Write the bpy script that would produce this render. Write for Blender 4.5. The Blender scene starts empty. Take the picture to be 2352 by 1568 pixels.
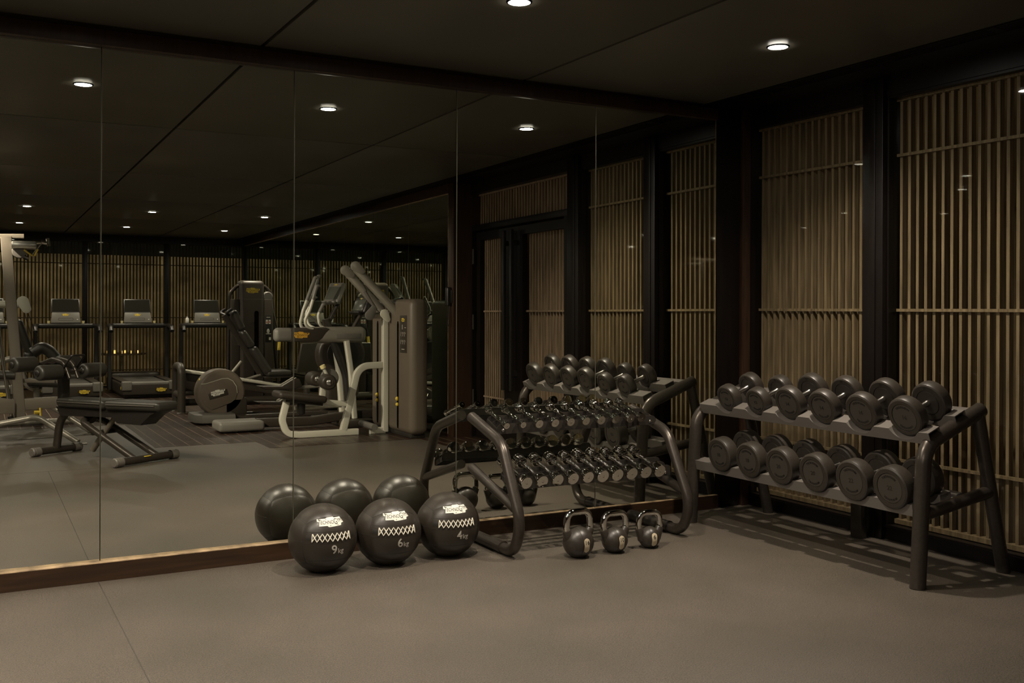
import bpy, bmesh, math, random
from mathutils import Vector, Matrix
R = math.radians
random.seed(7)
SC = bpy.context.scene
COL = SC.collection

# ------------------------------------------------------------------ camera
F_PX, YAW, ROLL, V0, CAM_H = 2306.3, 0.5041, 0.0039, 710.04, 1.34
cd = bpy.data.cameras.new('camera'); cam = bpy.data.objects.new('camera', cd); COL.objects.link(cam)
cd.sensor_width = 36.0; cd.lens = F_PX * 36.0 / 2352.0
cd.shift_y = -(784.0 - V0) / 2352.0
cd.clip_start = 0.05; cd.clip_end = 100
cam.matrix_world = Matrix.Translation((0, 0, CAM_H)) @ Matrix.Rotation(-YAW, 4, 'Z') @ Matrix.Rotation(R(90), 4, 'X') @ Matrix.Rotation(ROLL, 4, 'Z')
SC.camera = cam

# ------------------------------------------------------------------ world, colour management, lights
w = bpy.data.worlds.new('world'); SC.world = w; w.use_nodes = True
w.node_tree.nodes['Background'].inputs[0].default_value = (0.9, 0.85, 0.55, 1)
w.node_tree.nodes['Background'].inputs[1].default_value = 0.004
vs = SC.view_settings
SC.display_settings.display_device = 'sRGB'
vs.view_transform = 'Standard'; vs.look = 'None'; vs.gamma = 1.0; vs.exposure = 0.0; vs.use_curve_mapping = False
cy = SC.cycles
cy.max_bounces = 10; cy.diffuse_bounces = 4; cy.glossy_bounces = 7; cy.transmission_bounces = 4; cy.transparent_max_bounces = 24
cy.caustics_reflective = True; cy.blur_glossy = 1.2; cy.caustics_refractive = False
cy.sample_clamp_indirect = 10.0; cy.sample_clamp_direct = 0.0
cy.use_denoising = True
try: cy.denoiser = 'OPENIMAGEDENOISE'
except Exception: pass
cy.use_light_tree = True

M_Y = 5.3054            # mirror plane
CEIL = 2.7257
LX = (-2.47, -0.91, 0.65, 2.2094, 3.7687)
LY = (3.9484, -3.9532, -6.6441)
SPOT_W = 250.0
FILL_W = 680.0
WARM = (1.0, 0.875, 0.72)

def area_light(name, loc, rot, sx, sy, energy, color):
    l = bpy.data.lights.new(name, 'AREA'); l.shape = 'RECTANGLE'; l.size = sx; l.size_y = sy; l.energy = energy; l.color = color
    o = bpy.data.objects.new(name, l); COL.objects.link(o); o.location = loc; o.rotation_euler = rot
    return o
# garden lighting outside the far lattice windows and outside the side windows
area_light('garden_wall_washer', (2.0, -9.3, 2.75), (R(-58), 0, 0), 9.0, 0.3, 34.0, (1.0, 0.90, 0.60))
area_light('garden_path_washer', (2.2, -9.25, 0.12), (R(-115), 0, 0), 5.5, 0.2, 9.0, (1.0, 0.74, 0.40))
area_light('terrace_washer', (5.25, 2.9, 2.75), (0, R(-35), 0), 0.3, 5.0, 2.0, (1.0, 0.85, 0.55))

# ------------------------------------------------------------------ materials
def mat(name, col, rough=0.5, metal=0.0, spec=0.5, noise=None, bump=None, coat=0.0, aniso=0.0):
    """noise = (scale, amount[, stretch xyz]); bump = (scale, strength)"""
    m = bpy.data.materials.new(name); m.use_nodes = True
    nt = m.node_tree; b = nt.nodes['Principled BSDF']
    b.inputs['Base Color'].default_value = (*col, 1); b.inputs['Roughness'].default_value = rough
    b.inputs['Metallic'].default_value = metal; b.inputs['Specular IOR Level'].default_value = spec
    if coat: b.inputs['Coat Weight'].default_value = coat; b.inputs['Coat Roughness'].default_value = 0.15
    if noise or bump:
        tc = nt.nodes.new('ShaderNodeTexCoord')
    if noise:
        mp = nt.nodes.new('ShaderNodeMapping'); mp.inputs['Scale'].default_value = noise[2] if len(noise) > 2 else (1, 1, 1)
        nt.links.new(tc.outputs['Object'], mp.inputs[0])
        n = nt.nodes.new('ShaderNodeTexNoise'); n.inputs['Scale'].default_value = noise[0]; n.inputs['Detail'].default_value = 5
        nt.links.new(mp.outputs[0], n.inputs['Vector'])
        r = nt.nodes.new('ShaderNodeValToRGB')
        k = noise[1]
        r.color_ramp.elements[0].position = 0.3; r.color_ramp.elements[1].position = 0.7
        r.color_ramp.elements[0].color = (*[max(0, c * (1 - k)) for c in col], 1)
        r.color_ramp.elements[1].color = (*[c * (1 + k) for c in col], 1)
        nt.links.new(n.outputs['Fac'], r.inputs[0]); nt.links.new(r.outputs[0], b.inputs['Base Color'])
    if bump:
        n2 = nt.nodes.new('ShaderNodeTexNoise'); n2.inputs['Scale'].default_value = bump[0]; n2.inputs['Detail'].default_value = 3
        nt.links.new(tc.outputs['Object'], n2.inputs['Vector'])
        bp = nt.nodes.new('ShaderNodeBump'); bp.inputs['Strength'].default_value = bump[1]; bp.inputs['Distance'].default_value = 0.002
        nt.links.new(n2.outputs['Fac'], bp.inputs['Height']); nt.links.new(bp.outputs[0], b.inputs['Normal'])
    return m

MT = {}
MT['dark_wood'] = mat('dark_stained_wood', (0.030, 0.015, 0.008), 0.42, noise=(6, .35, (8, 8, .6)), spec=.35)
MT['black_wood'] = mat('black_brown_wood', (0.005, 0.003, 0.0022), 0.4, spec=.3, noise=(6, .3, (8, 8, .6)))
MT['base_wood'] = mat('baseboard_wood', (0.030, 0.0145, 0.0065), 0.45, noise=(5, .35, (.7, 6, 10)), spec=.35)
MT['ledge'] = mat('worn_pale_ledge', (0.30, 0.21, 0.12), 0.45, noise=(14, .5))
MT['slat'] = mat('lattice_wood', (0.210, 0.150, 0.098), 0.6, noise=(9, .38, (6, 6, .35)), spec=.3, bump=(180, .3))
MT['far_slat_shaded'] = mat('far_lattice_wood_shaded', (0.05, 0.035, 0.018), 0.6, noise=(9, .3, (6, 6, .35)), spec=.25)  # silhouette darkness of the unlit far slats is put into the colour
MT['terrace'] = mat('terrace_wall_plaster', (0.12, 0.085, 0.05), 0.85, noise=(1.3, .6), spec=.1)
MT['garden'] = mat('garden_wall_stone', (0.27, 0.20, 0.14), 0.9, noise=(1.7, .55, (1, 1, 1.3)), spec=.1)
MT['ceiling'] = mat('ceiling_panel_paint', (0.078, 0.070, 0.052), 0.42, noise=(2, .08), spec=.35)
MT['groove'] = mat('ceiling_groove_black', (0.002, 0.002, 0.0015), 0.8, spec=.05)
MT['frame_tube'] = mat('anthracite_tube_paint', (0.060, 0.050, 0.041), 0.31, 0.6, noise=(60, .12), spec=.5)
MT['chrome'] = mat('chrome', (0.70, 0.685, 0.64), 0.045, 1.0)
MT['steel'] = mat('brushed_steel', (0.52, 0.50, 0.46), 0.25, 1.0)
MT['tray_grey'] = mat('grey_cradle_paint', (0.115, 0.102, 0.09), 0.42, spec=.4)
MT['tray_black'] = mat('black_tray_paint', (0.030, 0.026, 0.022), 0.32, .2, spec=.5)
MT['rubber'] = mat('dumbbell_rubber', (0.030, 0.0245, 0.019), 0.38, spec=.5, noise=(90, .15), bump=(300, .15))
MT['rubber_face'] = mat('dumbbell_face_urethane', (0.048, 0.041, 0.034), 0.38, spec=.4)
MT['emboss'] = mat('raised_dark_lettering', (0.02, 0.017, 0.014), 0.25, spec=.7)
MT['leather'] = mat('medicine_ball_vinyl', (0.027, 0.0215, 0.0155), 0.37, spec=.5, bump=(220, .18), noise=(3, .12))
MT['stitch'] = mat('dark_seam_thread', (0.008, 0.006, 0.005), 0.6)
MT['white'] = mat('white_print', (0.72, 0.70, 0.62), 0.6)
MT['grey_print'] = mat('pale_grey_print', (0.42, 0.39, 0.34), 0.6)
MT['black_print'] = mat('black_print', (0.012, 0.010, 0.008), 0.5)
MT['lace'] = mat('white_lace_cord', (0.70, 0.66, 0.55), 0.7)
MT['band'] = mat('dark_ball_band', (0.014, 0.011, 0.009), 0.5)
MT['kettle'] = mat('kettlebell_rubber', (0.030, 0.0245, 0.019), 0.37, spec=.5, noise=(60, .15), bump=(260, .12))
MT['plate'] = mat('beige_number_plate', (0.56, 0.47, 0.33), 0.35, .2)
MT['plastic_black'] = mat('black_plastic', (0.014, 0.012, 0.010), 0.38)
MT['vinyl_black'] = mat('black_upholstery', (0.030, 0.027, 0.022), 0.42, bump=(240, .15))
MT['body_brown'] = mat('taupe_machine_shell', (0.120, 0.096, 0.072), 0.45, spec=.35)
MT['body_dark'] = mat('dark_taupe_machine_shell', (0.036, 0.029, 0.022), 0.42, spec=.35)
MT['body_grey'] = mat('grey_machine_shell', (0.135, 0.125, 0.108), 0.42, spec=.4)
MT['frame_white'] = mat('pale_grey_machine_frame', (0.50, 0.48, 0.40), 0.38, spec=.45)
MT['frame_silver'] = mat('silver_machine_frame', (0.30, 0.275, 0.23), 0.32, .4)
MT['silver_brown'] = mat('champagne_steel_post', (0.17, 0.145, 0.115), 0.4, .3)
MT['yellow'] = mat('yellow_plastic', (0.70, 0.50, 0.05), 0.45)
MT['pale_yellow'] = mat('pale_yellow_knob', (0.72, 0.62, 0.30), 0.45)
MT['orange'] = mat('orange_print', (0.60, 0.32, 0.03), 0.5)
MT['red'] = mat('red_print', (0.5, 0.12, 0.06), 0.5)
MT['screen'] = mat('dark_screen_glass', (0.020, 0.019, 0.015), 0.12, spec=.6)
MT['screen_pale'] = mat('grey_green_screen', (0.075, 0.078, 0.062), 0.2, spec=.5)
MT['belt'] = mat('treadmill_belt', (0.05, 0.045, 0.038), 0.6)
MT['foliage'] = mat('garden_plaster', (0.1, 0.1, 0.05), 0.9)

def mk_mirror(name, col):
    m = bpy.data.materials.new(name); m.use_nodes = True; nt = m.node_tree; nt.nodes.clear()
    g = nt.nodes.new('ShaderNodeBsdfGlossy'); g.inputs['Color'].default_value = (*col, 1); g.inputs['Roughness'].default_value = 0.0
    o = nt.nodes.new('ShaderNodeOutputMaterial'); nt.links.new(g.outputs[0], o.inputs[0]); return m
MT['mirror'] = mk_mirror('mirror_silver', (0.80, 0.81, 0.735))
MT['side_mirror'] = mk_mirror('side_mirror_silver', (0.62, 0.67, 0.56))
MT['mirror_edge'] = mat('polished_mirror_edge', (0.27, 0.255, 0.19), 0.3, .7)

def mk_glass():
    m = bpy.data.materials.new('window_glass'); m.use_nodes = True; nt = m.node_tree; nt.nodes.clear()
    t = nt.nodes.new('ShaderNodeBsdfTransparent'); t.inputs[0].default_value = (.93, .94, .90, 1)
    g = nt.nodes.new('ShaderNodeBsdfGlossy'); g.inputs['Roughness'].default_value = 0.02
    lw = nt.nodes.new('ShaderNodeLayerWeight'); lw.inputs[0].default_value = .5
    pw = nt.nodes.new('ShaderNodeMath'); pw.operation = 'POWER'; pw.inputs[1].default_value = 5.0; nt.links.new(lw.outputs['Facing'], pw.inputs[0])
    f = nt.nodes.new('ShaderNodeMath'); f.operation = 'MULTIPLY_ADD'; f.inputs[1].default_value = .9; f.inputs[2].default_value = .022; nt.links.new(pw.outputs[0], f.inputs[0])
    mx = nt.nodes.new('ShaderNodeMixShader'); o = nt.nodes.new('ShaderNodeOutputMaterial')
    nt.links.new(f.outputs[0], mx.inputs[0]); nt.links.new(t.outputs[0], mx.inputs[1]); nt.links.new(g.outputs[0], mx.inputs[2]); nt.links.new(mx.outputs[0], o.inputs[0])
    return m
MT['glass'] = mk_glass()

def mk_emit(name, col, s):
    m = bpy.data.materials.new(name); m.use_nodes = True; nt = m.node_tree; nt.nodes.clear()
    e = nt.nodes.new('ShaderNodeEmission'); e.inputs[0].default_value = (*col, 1); e.inputs[1].default_value = s
    o = nt.nodes.new('ShaderNodeOutputMaterial'); nt.links.new(e.outputs[0], o.inputs[0]); return m
MT['lamp'] = mk_emit('downlight_lens', (1.0, 0.93, 0.80), 260.0)
MT['garden_lamp'] = mk_emit('garden_lamp_glow', (1.0, 0.55, 0.16), 2.2)

def mk_floor():
    m = bpy.data.materials.new('speckled_rubber_floor'); m.use_nodes = True; nt = m.node_tree; b = nt.nodes['Principled BSDF']
    N = nt.nodes.new; L = nt.links.new
    tc = N('ShaderNodeTexCoord')
    big = N('ShaderNodeTexNoise'); big.inputs['Scale'].default_value = 1.6; big.inputs['Detail'].default_value = 3; L(tc.outputs['Object'], big.inputs['Vector'])
    fine = N('ShaderNodeTexNoise'); fine.inputs['Scale'].default_value = 190; fine.inputs['Detail'].default_value = 2; L(tc.outputs['Object'], fine.inputs['Vector'])
    r1 = N('ShaderNodeValToRGB'); r1.color_ramp.elements[0].position = .32; r1.color_ramp.elements[1].position = .68
    r1.color_ramp.elements[0].color = (0.066, 0.057, 0.045, 1); r1.color_ramp.elements[1].color = (0.088, 0.073, 0.060, 1); L(big.outputs['Fac'], r1.inputs[0])
    r2 = N('ShaderNodeValToRGB'); r2.color_ramp.elements[0].position = .36; r2.color_ramp.elements[1].position = .66
    r2.color_ramp.elements[0].color = (.55, .55, .56, 1); r2.color_ramp.elements[1].color = (1.6, 1.58, 1.5, 1); L(fine.outputs['Fac'], r2.inputs[0])
    mu = N('ShaderNodeMix'); mu.data_type = 'RGBA'; mu.blend_type = 'MULTIPLY'; mu.inputs[0].default_value = 1.0
    L(r1.outputs[0], mu.inputs[6]); L(r2.outputs[0], mu.inputs[7]); L(mu.outputs[2], b.inputs['Base Color'])
    bp = N('ShaderNodeBump'); bp.inputs['Strength'].default_value = .6; bp.inputs['Distance'].default_value = .002
    L(fine.outputs['Fac'], bp.inputs['Height']); L(bp.outputs[0], b.inputs['Normal'])
    b.inputs['Roughness'].default_value = .40; b.inputs['Specular IOR Level'].default_value = .6
    return m
MT['floor'] = mk_floor()
MT['joint'] = mat('floor_joint_rubber', (0.034, 0.028, 0.022), 0.6)

def mk_planks():
    m = bpy.data.materials.new('dark_plank_floor'); m.use_nodes = True; nt = m.node_tree; b = nt.nodes['Principled BSDF']
    N = nt.nodes.new; L = nt.links.new
    tc = N('ShaderNodeTexCoord'); mp = N('ShaderNodeMapping'); mp.inputs['Rotation'].default_value = (0, 0, R(90)); L(tc.outputs['Object'], mp.inputs[0])
    br = N('ShaderNodeTexBrick'); br.inputs['Scale'].default_value = 1.0; br.inputs['Brick Width'].default_value = 1.3; br.inputs['Row Height'].default_value = .13
    br.inputs['Mortar Size'].default_value = .0026; br.inputs['Mortar Smooth'].default_value = 0; br.offset = .37
    br.inputs['Color1'].default_value = (.030, .016, .010, 1); br.inputs['Color2'].default_value = (.021, .011, .007, 1); br.inputs['Mortar'].default_value = (.26, .19, .13, 1)
    L(mp.outputs[0], br.inputs['Vector'])
    n = N('ShaderNodeTexNoise'); n.inputs['Scale'].default_value = 9; mp2 = N('ShaderNodeMapping'); mp2.inputs['Scale'].default_value = (7, .6, 1); L(tc.outputs['Object'], mp2.inputs[0]); L(mp2.outputs[0], n.inputs['Vector'])
    r = N('ShaderNodeValToRGB'); r.color_ramp.elements[0].color = (.75, .75, .75, 1); r.color_ramp.elements[1].color = (1.3, 1.3, 1.3, 1); L(n.outputs['Fac'], r.inputs[0])
    mu = N('ShaderNodeMix'); mu.data_type = 'RGBA'; mu.blend_type = 'MULTIPLY'; mu.inputs[0].default_value = 1.0
    L(br.outputs['Color'], mu.inputs[6]); L(r.outputs[0], mu.inputs[7]); L(mu.outputs[2], b.inputs['Base Color'])
    b.inputs['Roughness'].default_value = .32
    return m
MT['planks'] = mk_planks()

# ------------------------------------------------------------------ mesh builder
class MB:
    def __init__(s): s.v = []; s.f = []; s.mi = []; s.cur = 0
    def add(s, vs, fs):
        n = len(s.v); s.v += [tuple(v) for v in vs]; s.f += [tuple(i + n for i in f) for f in fs]; s.mi += [s.cur] * len(fs); return s
    def m(s, i): s.cur = i; return s
    def bm(s, bm, T=None):
        bm.verts.ensure_lookup_table()
        for i, v in enumerate(bm.verts): v.index = i
        s.add([(T @ v.co if T else v.co)[:] for v in bm.verts], [[v.index for v in f.verts] for f in bm.faces]); bm.free(); return s
    def box(s, lo, hi, bev=0.0, T=None, seg=2):
        bm = bmesh.new(); bmesh.ops.create_cube(bm, size=1)
        lo = Vector(lo); hi = Vector(hi); c = (lo + hi) / 2; d = hi - lo
        for v in bm.verts: v.co = Vector((v.co.x * d.x + c.x, v.co.y * d.y + c.y, v.co.z * d.z + c.z))
        if bev: bmesh.ops.bevel(bm, geom=list(bm.edges), offset=min(bev, min(abs(x) for x in d) * .49), segments=seg, profile=.5, affect='EDGES')
        return s.bm(bm, T)
    def tube(s, pts, r, seg=16, cap=True, closed=False, rect=None, up=None, rr=None):
        P = [Vector(p) for p in pts]; n = len(P)
        T = []
        for i in range(n):
            if closed: t = (P[(i + 1) % n] - P[i - 1])
            else: t = (P[min(i + 1, n - 1)] - P[max(i - 1, 0)])
            T.append(t.normalized())
        if up is None:
            a = Vector((0, 0, 1)) if abs(T[0].z) < .9 else Vector((1, 0, 0))
        else: a = Vector(up)
        N = (a - T[0] * a.dot(T[0])).normalized(); vs = []; 
        if rect:
            hw, hh, cr = rect; prof = []
            for cx, cy_, a0 in ((hw - cr, hh - cr, 0), (-hw + cr, hh - cr, 90), (-hw + cr, -hh + cr, 180), (hw - cr, -hh + cr, 270)):
                for k in range(4): an = R(a0 + 30 * k); prof.append((cx + cr * math.cos(an), cy_ + cr * math.sin(an)))
            m_ = len(prof)
        else:
            m_ = seg; prof = [(math.cos(2 * math.pi * k / seg), math.sin(2 * math.pi * k / seg)) for k in range(seg)]
        for i in range(n):
            t = T[i]; N = (N - t * N.dot(t))
            if N.length < 1e-6: N = t.orthogonal()
            N.normalize(); B = t.cross(N)
            q = 1.0
            rad = rr[i] if rr else r
            if not closed and 0 < i < n - 1:
                e1 = (P[i] - P[i - 1]).normalized(); e2 = (P[i + 1] - P[i]).normalized()
            for (x, y) in prof:
                k = 1.0 if rect else rad
                vs.append(P[i] + N * x * k + B * y * k)
        fs = []
        for i in range(n if closed else n - 1):
            j = (i + 1) % n
            for k in range(m_): k2 = (k + 1) % m_; fs.append((i * m_ + k, i * m_ + k2, j * m_ + k2, j * m_ + k))
        if cap and not closed: fs.append(tuple(range(m_ - 1, -1, -1))); fs.append(tuple((n - 1) * m_ + k for k in range(m_)))
        return s.add(vs, fs)
    def lathe(s, prof, seg=32, T=None, cap=True):
        """profile [(r, h)] turned about local z"""
        vs = []; fs = []
        for (r, h) in prof:
            for k in range(seg):
                a = 2 * math.pi * k / seg; v = Vector((r * math.cos(a), r * math.sin(a), h)); vs.append(T @ v if T else v)
        for i in range(len(prof) - 1):
            for k in range(seg): k2 = (k + 1) % seg; fs.append((i * seg + k, i * seg + k2, (i + 1) * seg + k2, (i + 1) * seg + k))
        if cap: fs.append(tuple(range(seg - 1, -1, -1))); fs.append(tuple((len(prof) - 1) * seg + k for k in range(seg)))
        return s.add(vs, fs)
    def prism(s, poly, d, T=None, bev=0.0):
        """polygon in local xy extruded from z=0 to z=d"""
        bm = bmesh.new(); vv = [bm.verts.new((x, y, 0)) for x, y in poly]; f = bm.faces.new(vv)
        if f.normal.z > 0: f.normal_flip()
        r_ = bmesh.ops.extrude_face_region(bm, geom=[f]); 
        for g in r_['geom']:
            if isinstance(g, bmesh.types.BMVert): g.co.z += d
        bmesh.ops.recalc_face_normals(bm, faces=bm.faces)
        if bev: bmesh.ops.bevel(bm, geom=[e for e in bm.edges if abs(e.verts[0].co.z - e.verts[1].co.z) < 1e-7], offset=bev, segments=2, profile=.5, affect='EDGES')
        return s.bm(bm, T)
    def ell(s, c, rad, seg=24, rings=14, T=None):
        vs = []; fs = []; c = Vector(c)
        for i in range(rings + 1):
            th = math.pi * i / rings
            for k in range(seg):
                a = 2 * math.pi * k / seg
                v = c + Vector((rad[0] * math.sin(th) * math.cos(a), rad[1] * math.sin(th) * math.sin(a), rad[2] * math.cos(th))); vs.append(T @ v if T else v)
        for i in range(rings):
            for k in range(seg): k2 = (k + 1) % seg; fs.append((i * seg + k, (i + 1) * seg + k, (i + 1) * seg + k2, i * seg + k2))
        return s.add(vs, fs)
    def build(s, name, mats, parent=None, world=True, sharp=35):
        me = bpy.data.meshes.new(name); me.from_pydata(s.v, [], s.f)
        if not isinstance(mats, (list, tuple)): mats = [mats]
        for x in mats: me.materials.append(MT[x] if isinstance(x, str) else x)
        if len(mats) > 1: me.polygons.foreach_set('material_index', s.mi)
        me.validate(clean_customdata=False)
        bm = bmesh.new(); bm.from_mesh(me); bmesh.ops.remove_doubles(bm, verts=bm.verts, dist=1e-6); bmesh.ops.recalc_face_normals(bm, faces=bm.faces); bm.to_mesh(me); bm.free()
        me.polygons.foreach_set('use_smooth', [True] * len(me.polygons)); me.set_sharp_from_angle(angle=R(sharp)); me.update()
        o = bpy.data.objects.new(name, me); COL.objects.link(o)
        if parent is not None:
            o.parent = parent
            if world:
                root = parent
                M = Matrix.Identity(4)
                while root is not None: M = root.matrix_basis @ M; root = root.parent
                me.transform(M.inverted())
        return o

def fillet(pts, r, n=7):
    P = [Vector(p) for p in pts]; out = [P[0]]
    for i in range(1, len(P) - 1):
        a = (P[i - 1] - P[i]); b = (P[i + 1] - P[i]); la, lb = a.length, b.length; a.normalize(); b.normalize()
        ang = a.angle(b)
        if ang > math.pi - .02: out.append(P[i]); continue
        ri = r[i - 1] if isinstance(r, (list, tuple)) else r
        d = min(ri / math.tan(ang / 2), la * .48, lb * .48); rr = d * math.tan(ang / 2)
        c = P[i] + (a + b).normalized() * (rr / math.sin(ang / 2))
        s0 = P[i] + a * d - c; s1 = P[i] + b * d - c
        om = s0.angle(s1)
        for k in range(n + 1):
            t = k / n
            v = (s0 * math.sin((1 - t) * om) + s1 * math.sin(t * om)) / math.sin(om) if om > 1e-4 else s0
            out.append(c + v)
    out.append(P[-1]); return out

def tag(o, label=None, cat=None, group=None, kind=None):
    if label: o['label'] = label
    if cat: o['category'] = cat
    if group: o['group'] = group
    if kind: o['kind'] = kind
    return o
def thing(name, label, cat, loc=(0, 0, 0), rz=0, group=None):
    o = bpy.data.objects.new(name, None); COL.objects.link(o); o.location = loc; o.rotation_euler = (0, 0, rz); o.empty_display_size = .1
    o.matrix_basis = Matrix.Translation(loc) @ Matrix.Rotation(rz, 4, 'Z')
    return tag(o, label, cat, group)
def struct(name, mb, m, parent=None, sharp=35):
    o = mb.build(name, m, parent, sharp=sharp)
    if parent is None: o['kind'] = 'structure'
    return o
def copy_tree(o, parent=None):
    kids = list(o.children)
    c = o.copy(); COL.objects.link(c); c.parent = parent
    for ch in kids: copy_tree(ch, c)
    return c

def text_mesh(txt, size, ext=0.0, align='CENTER', bold=0.0, res=3):
    """list of verts (x, y, z), faces of flat text in the xy plane"""
    c = bpy.data.curves.new('t', 'FONT'); c.body = txt; c.size = size; c.extrude = ext; c.align_x = align; c.align_y = 'CENTER'; c.offset = bold; c.resolution_u = res
    o = bpy.data.objects.new('t', c); COL.objects.link(o)
    dg = bpy.context.evaluated_depsgraph_get(); me = bpy.data.meshes.new_from_object(o.evaluated_get(dg))
    V = [tuple(v.co) for v in me.vertices]; Fc = [tuple(p.vertices) for p in me.polygons]
    bpy.data.objects.remove(o); bpy.data.curves.remove(c); bpy.data.meshes.remove(me)
    return V, Fc
_tc = {}
def add_text(mb, txt, size, fn, ext=0.0005, bold=0.0, sx=1.0):
    k = (txt, size, ext, bold)
    if k not in _tc: _tc[k] = text_mesh(txt, size, ext, bold=bold)
    V, Fc = _tc[k]
    mb.add([fn(Vector((v[0] * sx, v[1], v[2] + ext))) for v in V], Fc)

LOGO = [(-.50, .125), (-.16, .14), (-.10, .19), (.16, .21), (.20, .16), (.49, .17), (.50, -.07), (.40, -.09), (.38, -.17), (-.06, -.20), (-.10, -.15), (-.37, -.16), (-.40, .0), (-.49, .02)]
def logo(mb, wdt, fn, m_patch=0, m_text=1, sub=8):
    """brand patch with lettering; fn maps local (x, y, z) to place"""
    pts = []
    n = len(LOGO)
    for i in range(n):
        a = Vector(LOGO[i]); b = Vector(LOGO[(i + 1) % n])
        k = max(1, int((b - a).length / .06))
        for j in range(k): pts.append(a + (b - a) * j / k)
    # strips in x so that the patch follows a curved surface
    mb.m(m_patch)
    xs = [-.5 + i / 30 for i in range(31)]
    def yr(x):
        ys = []
        for i in range(n):
            a = LOGO[i]; b = LOGO[(i + 1) % n]
            if (a[0] - x) * (b[0] - x) <= 0 and abs(a[0] - b[0]) > 1e-9:
                t = (x - a[0]) / (b[0] - a[0]); ys.append(a[1] + t * (b[1] - a[1]))
        return (min(ys), max(ys)) if ys else (0, 0)
    vs = []; fs = []
    for x in xs:
        xx = max(-.4999, min(.4999, x)); lo, hi = yr(xx)
        for j in range(5):
            vs.append(fn(Vector((xx * wdt, (lo + (hi - lo) * j / 4) * wdt, .0004))))
    for i in range(30):
        for j in range(4): fs.append((i * 5 + j, (i + 1) * 5 + j, (i + 1) * 5 + j + 1, i * 5 + j + 1))
    mb.add(vs, fs); mb.m(m_text)
    up = .0009
    def fit(txt, xa, xb, ya, yb):
        k = (txt, .1, .0002, .0)
        if k not in _tc: _tc[k] = text_mesh(txt, .1, .0002)
        V, Fc = _tc[k]
        mx, Mx = min(v[0] for v in V), max(v[0] for v in V); my, My = min(v[1] for v in V), max(v[1] for v in V)
        f = lambda v: fn(Vector(((xa + (v[0] - mx) / (Mx - mx) * (xb - xa)) * wdt, (ya + (v[1] - my) / (My - my) * (yb - ya)) * wdt, up + .0002 + v[2])))
        mb.add([f(v) for v in V], Fc)
    fit('T', -.43, -.335, -.115, .095); fit('ECHNO', -.325, .125, -.085, .055); fit('G', .14, .255, -.115, .115); fit('YM', .265, .455, -.045, .105)
    for (x0, x1, y) in ((-.44, -.13, .108), (-.02, .27, -.150)):
        mb.add([fn(Vector((x * wdt, yy * wdt, up))) for x, yy in ((x0, y - .010), (x1, y - .010), (x1, y + .010), (x0, y + .010))], [(0, 1, 2, 3)])
    mb.m(0)

def frame_fn(o, ux, uy, n=None):
    """maps (x, y, z) to o + x*ux + y*uy + z*normal"""
    o = Vector(o); ux = Vector(ux).normalized(); uy = Vector(uy); uy = (uy - ux * uy.dot(ux)).normalized(); nz = ux.cross(uy) if n is None else Vector(n).normalized()
    return lambda v: o + ux * v[0] + uy * v[1] + nz * v[2]

# ================================================================== THE ROOM
XW, XM = 4.777, 4.565       # window wall line, side mirror plane
YF = -8.574                 # far wall
XL = -4.6
struct('floor', MB().box((XL, YF - .12, -.12), (XW + .13, M_Y + .12, -.0005)), 'floor')
# thin dark joints between the rubber sheets
jb = MB()
for x in (-1.85, -.62, .605): jb.box((x - .002, 1.45, -.0006), (x + .002, 5.27, .0002))
jb.box((XL, 1.447, -.0006), (1.62, 1.450, .0002))
struct('trim_1', jb, 'joint')
wf = MB()
wf.box((1.62, YF, -.0004), (2.61, .3, .0012)); wf.box((2.61, YF, -.0004), (4.2, .85, .0012)); wf.box((4.2, YF, -.0004), (XW, 1.5, .0012)); wf.box((XL, YF, -.0004), (1.62, -2.03, .0012))
struct('floor.001', wf, 'planks')
# ceiling slab with grooves between panels
GX = (-4.6, -2.98, -1.38, -.19, 1.405, 3.0, 4.41); GY = (YF, -5.2, -2.56, -.01, 2.67, M_Y)
cb = MB()
for i in range(len(GX) - 1):
    for j in range(len(GY) - 1):
        cb.box((GX[i] + .010, GY[j] + .010, CEIL), (GX[i + 1] - .010, GY[j + 1] - .010, CEIL + .03), .002)
struct('ceiling', cb, 'ceiling')
struct('ceiling.001', MB().box((XL, YF, CEIL + .028), (XW + .13, M_Y + .05, CEIL + .1)), 'groove')
# slot along the window wall: three black linear slots and a dark soffit board
sb = MB()
for k, x in enumerate((4.413, 4.442, 4.471, 4.5)): sb.box((x, YF, CEIL - .004), (x + .014, M_Y, CEIL + .03))
sb.box((4.516, YF, CEIL - .012), (XW + .02, M_Y, CEIL + .03))
for yy in (4.6, 3.15, 1.7, .25, -1.2, -2.65): sb.box((4.41, yy, CEIL - .006), (4.52, yy + .05, CEIL + .03))
struct('trim_2', sb, 'black_wood')

# back wall behind the mirrors, head board above, kick board below
wb = MB(); wb.box((XL, M_Y + .03, 0), (XW + .13, M_Y + .12, CEIL + .05))
struct('wall_back', wb, 'black_wood')
struct('trim_3', MB().box((XL, M_Y - .03, 2.627), (4.50, M_Y + .029, CEIL - .022), .002).box((XL, M_Y - .012, CEIL - .02), (4.50, M_Y + .029, CEIL - .001)), 'dark_wood')
bb = MB(); bb.box((XL, M_Y - .03, 0), (4.51, M_Y + .0, .0875)); struct('baseboard_back', bb, 'base_wood')
lb = MB(); lb.box((XL, M_Y - .031, .0875), (4.505, M_Y + .028, .0917), .001); struct('trim_4', lb, 'ledge')
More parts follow.
